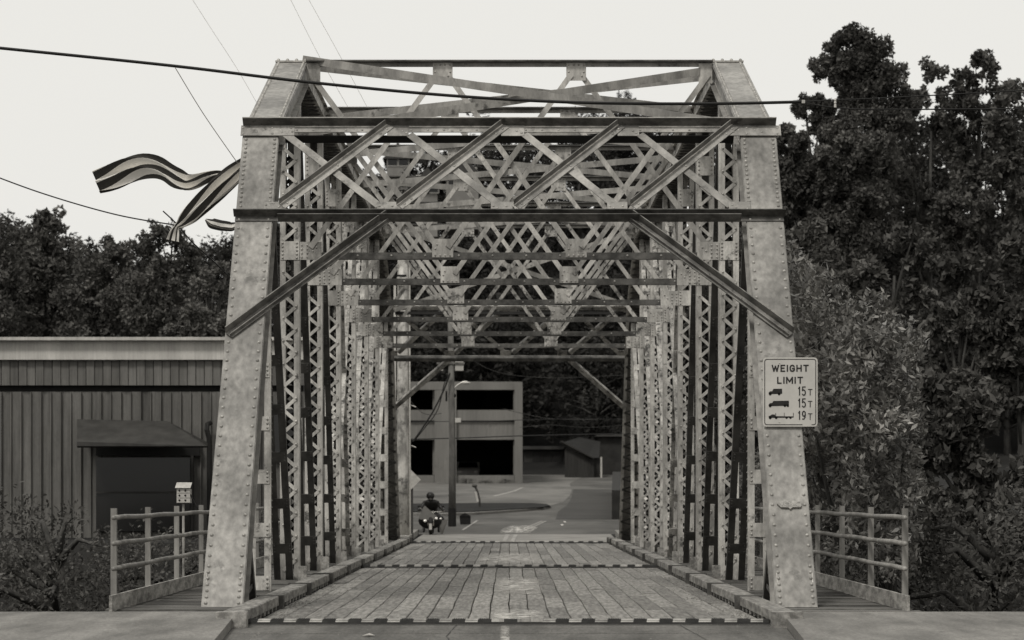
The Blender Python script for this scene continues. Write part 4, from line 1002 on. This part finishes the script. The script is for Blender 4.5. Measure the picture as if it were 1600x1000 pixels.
MB().tube([m3(-.48, -.25, .86), m3(-.3, -.38, .82), m3(.3, -.38, .82), m3(.48, -.25, .86)], .018, 7).build('handlebar', 'chrome', mo)
for x_, z_, r_ in ((-.20, .50, .055), (.20, .585, .045), (.36, .58, .035)): MB().ell(m3(x_, -.80, z_), r_*1.2, .04, r_).build('headlight', 'lens', mo, smooth=True)
for s in (-1, 1):
    MB().ell(m3(s*.33, .65, .5), .13, .28, .18).build('pannier', 'black', mo, smooth=True)
    MB().tube([m3(s*.34, -.33, .9), m3(s*.42, -.35, 1.0)], .01, 6).build('mirror_stem', 'chrome', mo)
    MB().ell(m3(s*.43, -.36, 1.02), .06, .02, .04).build('mirror', 'black', mo, smooth=True)
MB().prism([m3(.34, -.55, .02), m3(.42, -.5, .02), m3(.62, -.45, .55), m3(.30, -.5, .52)], (0, .04, 0)).build('leg_shield', 'windscreen', mo)
# rider: one skinned body
def skinned(name, pts, edges, rad, m, parent, root=0, sub=2):
    o_ = Vector(pts[root]); me = bpy.data.meshes.new(name); me.from_pydata([tuple(Vector(p)-o_) for p in pts], edges, []); me.materials.append(M[m])
    ob = link(name, me, o_, parent); md = ob.modifiers.new('skin', 'SKIN'); md.use_smooth_shade = True
    for i, r in enumerate(rad):
        me.skin_vertices[0].data[i].radius = (r, r) if not isinstance(r, tuple) else r; me.skin_vertices[0].data[i].use_root = (i == root)
    sb = ob.modifiers.new('sub', 'SUBSURF'); sb.levels = sub; sb.render_levels = sub; return ob
rd = thing('person', 'person in black jacket and helmet leaning forward on the motorcycle', 'person', m3(0, .35, .7))
pts = [m3(0, .42, .80), m3(0, .30, .98), m3(-.02, .10, 1.14), m3(-.03, -.02, 1.24), m3(-.03, -.08, 1.32)]; ed = [(0, 1), (1, 2), (2, 3), (3, 4)]
rad = [.20, .20, (.23, .17), .10, .085]
for s in (-1, 1):
    k = len(pts); pts += [m3(s*.24, .05, 1.15), m3(s*.37, -.08, .95), m3(s*.45, -.20, .90), m3(s*.45, -.27, .885)]
    ed += [(2, k), (k, k+1), (k+1, k+2), (k+2, k+3)]; rad += [.095, .075, .05, .04]
    for f in range(4):
        q = len(pts); ox = s*(.405+f*.025); pts += [m3(ox, -.31, .905), m3(ox, -.345-.004*(f in (1, 2)), .885), m3(ox, -.335, .855)]
        ed += [(k+3, q), (q, q+1), (q+1, q+2)]; rad += [.010, .009, .008]
    q = len(pts); pts += [m3(s*.40, -.26, .87), m3(s*.395, -.30, .845)]; ed += [(k+3, q), (q, q+1)]; rad += [.011, .009]
    k = len(pts); pts += [m3(s*.15, .36, .78), m3(s*.30, -.02, .66), m3(s*.27, .10, .25), m3(s*.27, .02, .14), m3(s*.28, -.12, .10)]
    ed += [(0, k), (k, k+1), (k+1, k+2), (k+2, k+3), (k+3, k+4)]; rad += [.11, .08, .055, .05, .045]
skinned('body', pts, ed, rad, 'leather', rd)
hd = MB().ell(m3(-.03, -.12, 1.37), .09, .11, .125, 16, 12).build('head', 'skin', rd, smooth=True)
MB().ell(m3(-.03, -.09, 1.405), .148, .165, .145, 18, 12).build('helmet', 'leather', hd, smooth=True)
MB().prism([m3(-.055, -.225, 1.33), m3(-.005, -.225, 1.33), m3(-.03, -.25, 1.335), m3(-.03, -.225, 1.37)], (0, .01, 0)).build('nose', 'skin', hd)
MB().box(mc_x-.12, mc_x+.06, ym-.272, ym-.245, 1.385, 1.43).build('glasses', 'black', hd); MB().box(mc_x-.055, mc_x-.005, ym-.23, ym-.218, 1.30, 1.31).build('mouth', 'black', hd)

# ------------------------------------------------------------------ vegetation
def leaves(centres, per, rad, size, asp=.42, up=.0, seed=0, outward=None):
    r = np.random.default_rng(seed); C_ = np.repeat(centres, per, axis=0); n = len(C_)
    d = r.normal(size=(n, 3)); d /= np.linalg.norm(d, axis=1)[:, None]
    R_ = np.repeat(np.atleast_1d(rad) if np.ndim(rad) else np.full(len(centres), rad), per)
    c = C_+d*(R_*r.uniform(.3, 1, n)**.6)[:, None]
    u = r.normal(size=(n, 3))+d*.8; u[:, 2] += up; u /= np.linalg.norm(u, axis=1)[:, None]
    w = np.cross(u, r.normal(size=(n, 3))); w /= np.linalg.norm(w, axis=1)[:, None]
    s = (size*r.uniform(.45, 1.6, n))[:, None]
    v = np.stack([c-u*s*.5, c+w*s*asp*.5, c+u*s*.5, c-w*s*asp*.5], axis=1).reshape(-1, 3)
    return v
def leafmesh(name, v, m):
    n = len(v)//4; me = bpy.data.meshes.new(name); me.vertices.add(len(v)); me.vertices.foreach_set('co', v.astype(np.float32).ravel())
    me.loops.add(n*4); me.loops.foreach_set('vertex_index', np.arange(n*4, dtype=np.int32)); me.polygons.add(n)
    me.polygons.foreach_set('loop_start', np.arange(0, n*4, 4, dtype=np.int32)); me.polygons.foreach_set('loop_total', np.full(n, 4, dtype=np.int32)); me.update(calc_edges=True)
    me.materials.append(M[m]); return me
def crown_pts(n, rx, ry, rz, zc, seed, shape='round'):
    r = np.random.default_rng(seed); d = r.normal(size=(n, 3)); d /= np.linalg.norm(d, axis=1)[:, None]
    q = r.uniform(.35, 1, n)**.5; lump = .92+.2*np.sin(d[:, 0]*3.1+seed)*np.cos(d[:, 2]*4+seed*2)+.15*np.sin(d[:, 1]*6+seed)
    p = d*(q*lump)[:, None]; p[:, 0] *= rx; p[:, 1] *= ry; p[:, 2] *= rz
    if shape == 'pine': p[:, :2] *= (1.15-.75*(p[:, 2:3]/rz+1)/2)
    p[:, 2] += zc; return p
def make_tree(name, H, R, nc, per, cr, leaf, m, seed, shape='round', base=.25):
    zc = H*(base+1)/2; rz = H*(1-base)/2
    cp = crown_pts(nc, R, R, rz, zc, seed, shape); rs = np.random.default_rng(seed+50).uniform(.6, 1.3, nc)*cr
    me = leafmesh('crown', leaves(cp, per, rs, leaf, seed=seed+9), m)
    r = random.Random(seed); mb = MB(); tr = max(.12, H*.018)
    tp = [V(0, 0, -.8), V(.1, 0, H*.25), V(-.1*r.random(), .1, H*.5), V(.15, 0, H*.82)]; mb.tube(tp, [tr*1.3, tr, tr*.7, tr*.2], 8)
    for i in range(14):
        q = cp[r.randrange(nc)]; z0 = min(q[2]-.1*H, H*.75); z0 = max(z0, H*.2); mb.tube([V(0, 0, z0), V(q[0]*.5, q[1]*.5, (z0+q[2])/2+.2), V(*q)], [tr*.5, tr*.28, tr*.08], 5)
    tm = bpy.data.meshes.new('trunk'); tm.from_pydata(mb.v, [], mb.f); tm.materials.append(M['trunk']); tm.shade_smooth()
    return me, tm
def place_tree(name, proto, loc, sc_, rz, label, cat='tree', group=None):
    t = thing(name, label, cat, loc, group); t.scale = sc_; t.rotation_euler = (0, 0, rz)
    for nm, me in (('crown', proto[0]), ('trunk', proto[1])):
        o = bpy.data.objects.new(nm, me); COL.objects.link(o); o.parent = t
    return t
PT = [make_tree('t', 12, 4.2, 130, 34, .95, .42, 'leaf_hill', s, 'round', .12) for s in range(5)]
side_words = 'far left|left|centre|right|far right'.split('|')
r = random.Random(3); cnt = 0
for row, (Yr, dh) in enumerate(((222, 0), (232, 0), (243, 0), (254, 0), (265, 0), (277, 0))):
    nX = 17; half = 46+row*3
    for i in range(nX):
        X = -half+2*half*i/(nX-1)+r.uniform(-2, 2); Y = Yr+r.uniform(-3, 3); px = VPX+X*F/Y
        if Y < 222 and (-17 < X < 1.5): Y = 222
        zb = ground(X, Y); ztop = CH+(VPY-skyline(px)-4)*Y/F; 
        if row < 5: H = min(13.5, ztop-zb+1.2)*r.uniform(.82, 1.0)
        else: H = ztop-zb
        H = max(6, H); s = H/12*1.02
        place_tree('hill_tree', PT[(i+row) % 5], (X, Y, zb-.3), (s*1.15, s*1.15, s), r.uniform(0, 6), 'dark rounded tree in the wood covering the hillside behind the bridge', group='trees of the hillside wood')
# small tree standing out on the ridge and a mast
place_tree('ridge_tree', PT[1], (at(975, 0, 285).x, 285, at(0, 185, 285).z), (.26, .26, .26), 1, 'tiny lone tree poking above the ridge by the mast')
tag(MB().tube([at(967, 185, 285), at(967, 128, 285)], .06, 6).build('radio_mast', 'roof'), 'thin mast rising above the wooded ridge', 'mast')
# far houses on the slope
def house(px, py, Y, w, h, lab):
    q = at(px, py, Y); t = thing('hillside_house', lab, 'house', q)
    MB().box(q.x-w/2, q.x+w/2, Y, Y+5, q.z-3, q.z+h).build('wall', 'housewall', t)
    MB().prism([V(q.x-w/2-.4, Y-.5, q.z+h), V(q.x+w/2+.4, Y-.5, q.z+h), V(q.x, Y-.5, q.z+h+1.6)], (0, 6, 0)).build('roof', 'roof', t)
    for i in range(2):
        x = q.x-w/4+i*w/2; f = MB().box(x-.55, x+.55, Y-.06, Y-.01, q.z+.5, q.z+2.0).build('window', 'white', t); MB().box(x-.45, x+.45, Y-.09, Y-.065, q.z+.6, q.z+1.9).build('pane', 'glass_dark', f)
house(622, 268, 262, 2.2, 1.2, 'small pale house high on the slope at left')
house(722, 300, 216.5, 2.6, 1.3, 'pale house glimpsed through the middle of portal lattice')
house(668, 312, 217, 1.6, 1.0, 'small pale house lower on the slope left of centre')
# trees shaped clump by clump: (px, py, radius px)
def clump_tree(name, label, clumps, Y, leaf, m, seed, per=70, sub=12, dens=1.0, zb=0.0, dep=1.0):
    r = np.random.default_rng(seed); cs, rs = [], []
    for (px, py, rp) in clumps:
        c = np.array(at(px, py, Y)); R_ = rp*Y/F; n = max(6, int(sub*dens*(rp/20)**1.6))
        for k in range(n):
            d = r.normal(size=3); d /= np.linalg.norm(d); cs.append(c+d*R_*r.uniform(.3, .95)*np.array([1, dep*1.3, .9])); rs.append(max(.22, R_*r.uniform(.22, .42)))
    cs = np.array(cs); cx = float(np.mean([at(c[0], 0, Y).x for c in clumps])); base = V(cx, Y, zb); t = thing(name, label, 'tree', base)
    v = leaves(cs, per, np.array(rs), leaf, .5, 0, seed+1); me = leafmesh('crown', v-np.array(base), m); link('crown', me, base, t)
    mb = MB(); top = max(c[2] for c in cs); mb.tube([V(cx, Y, zb-.5), V(cx+.1, Y, zb+(top-zb)*.35), V(cx, Y+.1, zb+(top-zb)*.6), V(cx+.1, Y, zb+(top-zb)*.85)], [.24, .18, .11, .04], 8)
    hi = [q for q in cs if q[2] > zb+(top-zb)*.45]
    for k in range(12):
        q = hi[r.integers(len(hi))]; z0 = zb+(q[2]-zb)*.72; mb.tube([V(cx, Y, z0), V((cx+q[0])/2, Y, (z0+q[2])/2+.1), V(*q)], [.08, .05, .015], 5)
    mb.build('trunk', 'trunk', t, smooth=True)
def hedge_line(x0, x1, y0, y1, n, r0, r1, seed):
    r = random.Random(seed); return [(r.uniform(x0, x1), r.uniform(y0, y1), r.uniform(r0, r1)) for _ in range(n)]
clump_tree('bank_tree', 'tall leafy tree with sky gaps behind the metal building', [(272, 372, 24), (292, 388, 20), (250, 362, 26), (225, 385, 30), (300, 412, 20), (275, 420, 32), (240, 430, 36), (285, 455, 30), (250, 480, 36), (215, 450, 40), (220, 505, 36), (308, 392, 9)], 112, .17, 'leaf_mid', 1, 42, 13)
clump_tree('bank_tree', 'loose leafy tree whose crown touches the left end post', [(338, 418, 10), (352, 424, 9), (322, 428, 10), (316, 460, 9), (345, 450, 11), (330, 480, 14), (352, 478, 14), (310, 495, 18), (340, 508, 20), (365, 495, 20), (322, 445, 6), (305, 440, 8)], 110, .15, 'leaf_mid', 2, 38, 12)
clump_tree('bank_tree', 'bushy dark tree just above the metal building roof', hedge_line(262, 400, 492, 535, 16, 16, 26, 3), 105, .17, 'leaf_mid', 3, 70, 12)
clump_tree('bank_tree', 'leafy tree beyond the left edge of metal roof', [(180, 400, 34), (150, 430, 38), (200, 440, 36), (165, 480, 42), (120, 470, 36), (190, 515, 40), (130, 520, 40)], 114, .19, 'leaf_mid', 4, 70, 10)
clump_tree('bank_tree', 'tall leafy tree at the left side behind the building', [(80, 345, 34), (50, 380, 44), (100, 390, 38), (70, 430, 50), (30, 450, 46), (100, 480, 44), (50, 510, 50)], 118, .2, 'leaf_mid', 5, 70, 9)
clump_tree('bank_tree', 'leafy tree at the far left edge', [(-20, 370, 44), (-60, 400, 50), (10, 420, 40), (-30, 460, 50), (-10, 510, 50), (-90, 470, 56)], 114, .2, 'leaf_mid', 6, 70, 9)
clump_tree('bank_tree', 'leafy tree seen through the left truss hip', [(425, 452, 20), (440, 480, 24), (410, 490, 24), (450, 515, 26), (415, 530, 24), (440, 420, 10)], 118, .18, 'leaf_mid', 7, 60, 10)
clump_tree('bank_tree', 'leafy tree seen between the left lattice posts', [(490, 400, 24), (510, 440, 30), (480, 450, 26), (500, 500, 34), (530, 480, 30), (475, 540, 34), (520, 560, 36), (500, 610, 34)], 125, .19, 'leaf_hill', 8, 70, 11)
clump_tree('bank_tree', 'bushy tree behind the plain shed', [(560, 400, 26), (580, 450, 30), (555, 500, 32), (590, 540, 30), (565, 590, 34), (590, 360, 20)], 150, .22, 'leaf_hill', 9, 70, 11)
# right bank: large glossy shrub
cp = []; rs_ = []
g = np.random.default_rng(5)
while len(cp) < 460:
    px = g.uniform(1195, 1430); Y = g.uniform(42.2, 47.5); py = g.uniform(365, 930)
    top = np.interp(px, [1190, 1232, 1240, 1262, 1290, 1312, 1330, 1400, 1470], [420, 372, 362, 385, 408, 422, 440, 470, 560])
    if py < top+12+abs(Y-44.5)*14: continue
    q = at(px, py, Y); 
    if q.x < 5.3 and q.z < 1.9: continue
    if q.x < 4.35: continue
    cp.append((q.x, q.y, q.z)); rs_.append(g.uniform(.16, .36))
sb = thing('glossy_evergreen_shrub', 'large glossy broad leaved shrub beside the right walkway railing', 'shrub', V(6.6, 45, -3))
me = leafmesh('crown', leaves(np.array(cp), 75, np.array(rs_), .125, .36, .35, 3)-np.array([6.6, 45, -3]), 'leaf_shrub'); link('crown', me, (6.6, 45, -3), sb)
mb = MB(); rr = random.Random(2)
for i in range(22):
    q = cp[rr.randrange(len(cp))]; mb.tube([V(6.4+rr.uniform(-.4, .4), 45, -3.5), V((6.4+q[0])/2, 45, (q[2]-3)/2), V(*q)], [.09, .05, .015], 6)
mb.build('trunk', 'trunk', sb, smooth=True)
# right trees behind
# crown centre px, top py, distance, crown radius in px, height m, kind
clump_tree('dark_tree', 'tallest dark tree at right rising above the cable', [(1318, 62, 18), (1300, 78, 15), (1292, 96, 12), (1274, 102, 8), (1282, 116, 9), (1330, 52, 14), (1345, 62, 26), (1312, 92, 22), (1318, 122, 24), (1338, 100, 34), (1302, 124, 12), (1330, 150, 28), (1365, 85, 36), (1350, 135, 34), (1318, 165, 14), (1345, 175, 34), (1385, 130, 40), (1400, 175, 44)], 118, .17, 'leaf_dark', 31, 80, 16)
clump_tree('dark_tree', 'small round tree crown just under the cable at right', [(1262, 162, 16), (1246, 164, 11), (1278, 158, 16), (1290, 172, 18), (1252, 176, 8), (1302, 185, 20), (1272, 185, 9), (1280, 205, 18), (1300, 215, 26)], 112, .16, 'leaf_dark', 32, 80, 15)
clump_tree('dark_tree', 'dark billowy tree whose crown meets the right end post', [(1228, 206, 15), (1216, 225, 22), (1245, 228, 24), (1225, 260, 30), (1262, 262, 30), (1240, 300, 36), (1275, 310, 34), (1215, 330, 36), (1250, 350, 36), (1235, 400, 40), (1195, 290, 34), (1190, 370, 40)], 100, .17, 'leaf_dark', 33, 85, 16)
clump_tree('dark_tree', 'dense billowy dark tree behind the glossy shrub', [(1320, 212, 30), (1298, 246, 28), (1340, 250, 40), (1310, 290, 34), (1350, 310, 44), (1315, 345, 36), (1360, 370, 46), (1300, 390, 34), (1330, 420, 40), (1375, 240, 40), (1285, 340, 24)], 98, .17, 'leaf_dark', 34, 85, 16)
def auto_clumps(pxc, top, rp, bottom, seed):
    r = random.Random(seed); o = []; y = top+rp*.25; rows = 0
    while y < bottom:
        f = min(1, .35+(y-top)/(rp*2.2)); w = rp*f*r.uniform(.8, 1.1)
        for q in range(max(1, int(w/26))): o.append((pxc+r.uniform(-1, 1)*w, y+r.uniform(-14, 14), r.uniform(.26, .45)*rp*.8))
        y += rp*.3
    return o
for k, (px, py, Y, rp, bot, lab) in enumerate(((1450, 95, 122, 80, 420, 'tall dark tree right of the tallest one'), (1530, 60, 116, 90, 420, 'very tall dark tree well right of the conifers'), (1605, 120, 110, 90, 430, 'tall dark tree at the far right edge'), (1690, 80, 112, 90, 430, 'dark tree past the right edge'),
        (1400, 350, 84, 80, 620, 'broad dark tree above the right part of shrub'), (1490, 380, 80, 90, 640, 'bushy dark tree right of the glossy shrub'), (1590, 370, 80, 100, 650, 'low bushy tree near the right edge'), (1262, 330, 84, 60, 560, 'dark bushy tree just above the glossy shrub'),
        (1185, 350, 104, 60, 640, 'dark tree behind the right end post'), (1125, 360, 110, 60, 680, 'dark tree behind right lattice posts'), (1065, 400, 112, 50, 680, 'dark tree behind the middle right posts'), (1400, 560, 66, 90, 860, 'low dark tree behind the right of the shrub'), (1520, 580, 64, 110, 880, 'low leafy tree at the right bank'))):
    clump_tree('dark_tree', lab, auto_clumps(px, py, rp, bot, 60+k), Y, .23, 'leaf_dark', 80+k, 42, 8, zb=0 if Y > 80 else -3)
# low bushes
PB = [make_tree('t', 2.4, 1.5, 110, 75, .30, .06, 'leaf_dark', 70+s, 'round', .02) for s in range(2)]
for i, (x, y, z, s, lab) in enumerate(((7.2, 50, -2.6, 1.6, 'low dark bush under the glossy shrub'), (8.5, 47, -2.6, 1.9, 'wide dark bush at the foot of the right bank'), (10.5, 44, -2.5, 1.8, 'dark bush right of the right railing'), (6.6, 57, -2.4, 1.7, 'dark bush behind the right railing'), (12.5, 50, -2.5, 2.2, 'big dark bush toward the right edge'),
        (-7.5, 60, -3, 1.6, 'dark bush below the left railing'), (-9.5, 56, -3, 1.7, 'dark bush under the metal building'), (-12, 60, -3, 1.9, 'wide dark bush left of the left railing'), (-6.4, 76, -2.0, 1.2, 'dark bush at the far left abutment'), (6.2, 82, -1, 1.6, 'dark bush at the far right abutment'), (7.0, 90, 0, 1.7, 'dark bush beside the far right approach'), (-15, 55, -3, 2, 'dark bush at the far left bank'), (15, 46, -2.6, 2.2, 'dark bush at the far right bank'))):
    place_tree('low_bush', PB[i % 2], (x, y, z), (s, s, s), i, lab, 'bush')
for i, (px, w, lab) in enumerate(((730, .5, 'low planting at the foot of the garage wall'), (760, .4, 'small planting right of the garage column'), (790, .45, 'small planting near the garage corner'))):
    q = gp(px, 753); place_tree('garage_bush', PB[i % 2], (q.x, 188.9, prof(188.9)-.15), (w, w, w*.45), i, lab, 'bush')
# small debris on the near road
mb = MB(); c = V(at(575, 0, 27.9).x, 27.9, .012); mb.prism([c+V(-.06, 0, 0), c+V(0, -.07, .01), c+V(.07, .03, 0), c+V(.01, .09, .02)], (0, 0, .006))
tag(mb.build('dry_leaf', 'line'), 'pale dry leaf lying on the near asphalt', 'leaf')

mb = MB(); r = random.Random(12)
for i in range(420):
    y = 30.9+abs(r.gauss(0, 9)); x = r.choice((-1, 1))*(2.95-abs(r.gauss(0, .22))); a = r.uniform(.006, .02); k = len(mb.v)
    if y > 78: continue
    mb.v += [(x-a, y-a, .006), (x+a, y-a*.6, .006), (x, y+a, .006), (x, y, .006+a)]; mb.f += [(k, k+1, k+3), (k+1, k+2, k+3), (k+2, k, k+3)]
mb.build('gravel_grit', 'concrete', kind='stuff')
mb = MB()
for i in range(260):
    y = r.uniform(24, 30.2); x = r.gauss(0, 1.7) if r.random() < .5 else r.choice((-1, 1))*(2.7-abs(r.gauss(0, .2))); a = r.uniform(.004, .014); k = len(mb.v)
    mb.v += [(x-a, y-a, .008), (x+a, y-a*.6, .008), (x, y+a, .008), (x, y, .008+a)]; mb.f += [(k, k+1, k+3), (k+1, k+2, k+3), (k+2, k, k+3)]
mb.build('gravel_grit', 'concrete', kind='stuff')
for pts in (((-.62, 24), (-.55, 26.2), (-.66, 28), (-.60, 30.3)), ((1.95, 24), (2.02, 27), (1.93, 30.3)), ((-2.9, 28.4), (-1.4, 28.55), (.4, 28.45), (2.8, 28.6))):
    mb = MB()
    for a, b in zip(pts, pts[1:]):
        n_ = 10
        for q in range(n_):
            p0 = [a[i]+(b[i]-a[i])*q/n_ for i in (0, 1)]; p1 = [a[i]+(b[i]-a[i])*(q+1)/n_ for i in (0, 1)]; w = r.uniform(.004, .012)
            mb.bar(V(p0[0], p0[1], .0075), V(p1[0]+r.uniform(-.01, .01), p1[1], .0075), w, .001, (1, 0, 0) if abs(b[1]-a[1]) > 1 else (0, 1, 0))
    o = mb.build('asphalt_crack', 'black'); o['kind'] = 'structure'

print('TRIS', sum(len(m.polygons)*2 for m in bpy.data.meshes), 'OBJ', len(bpy.data.objects))
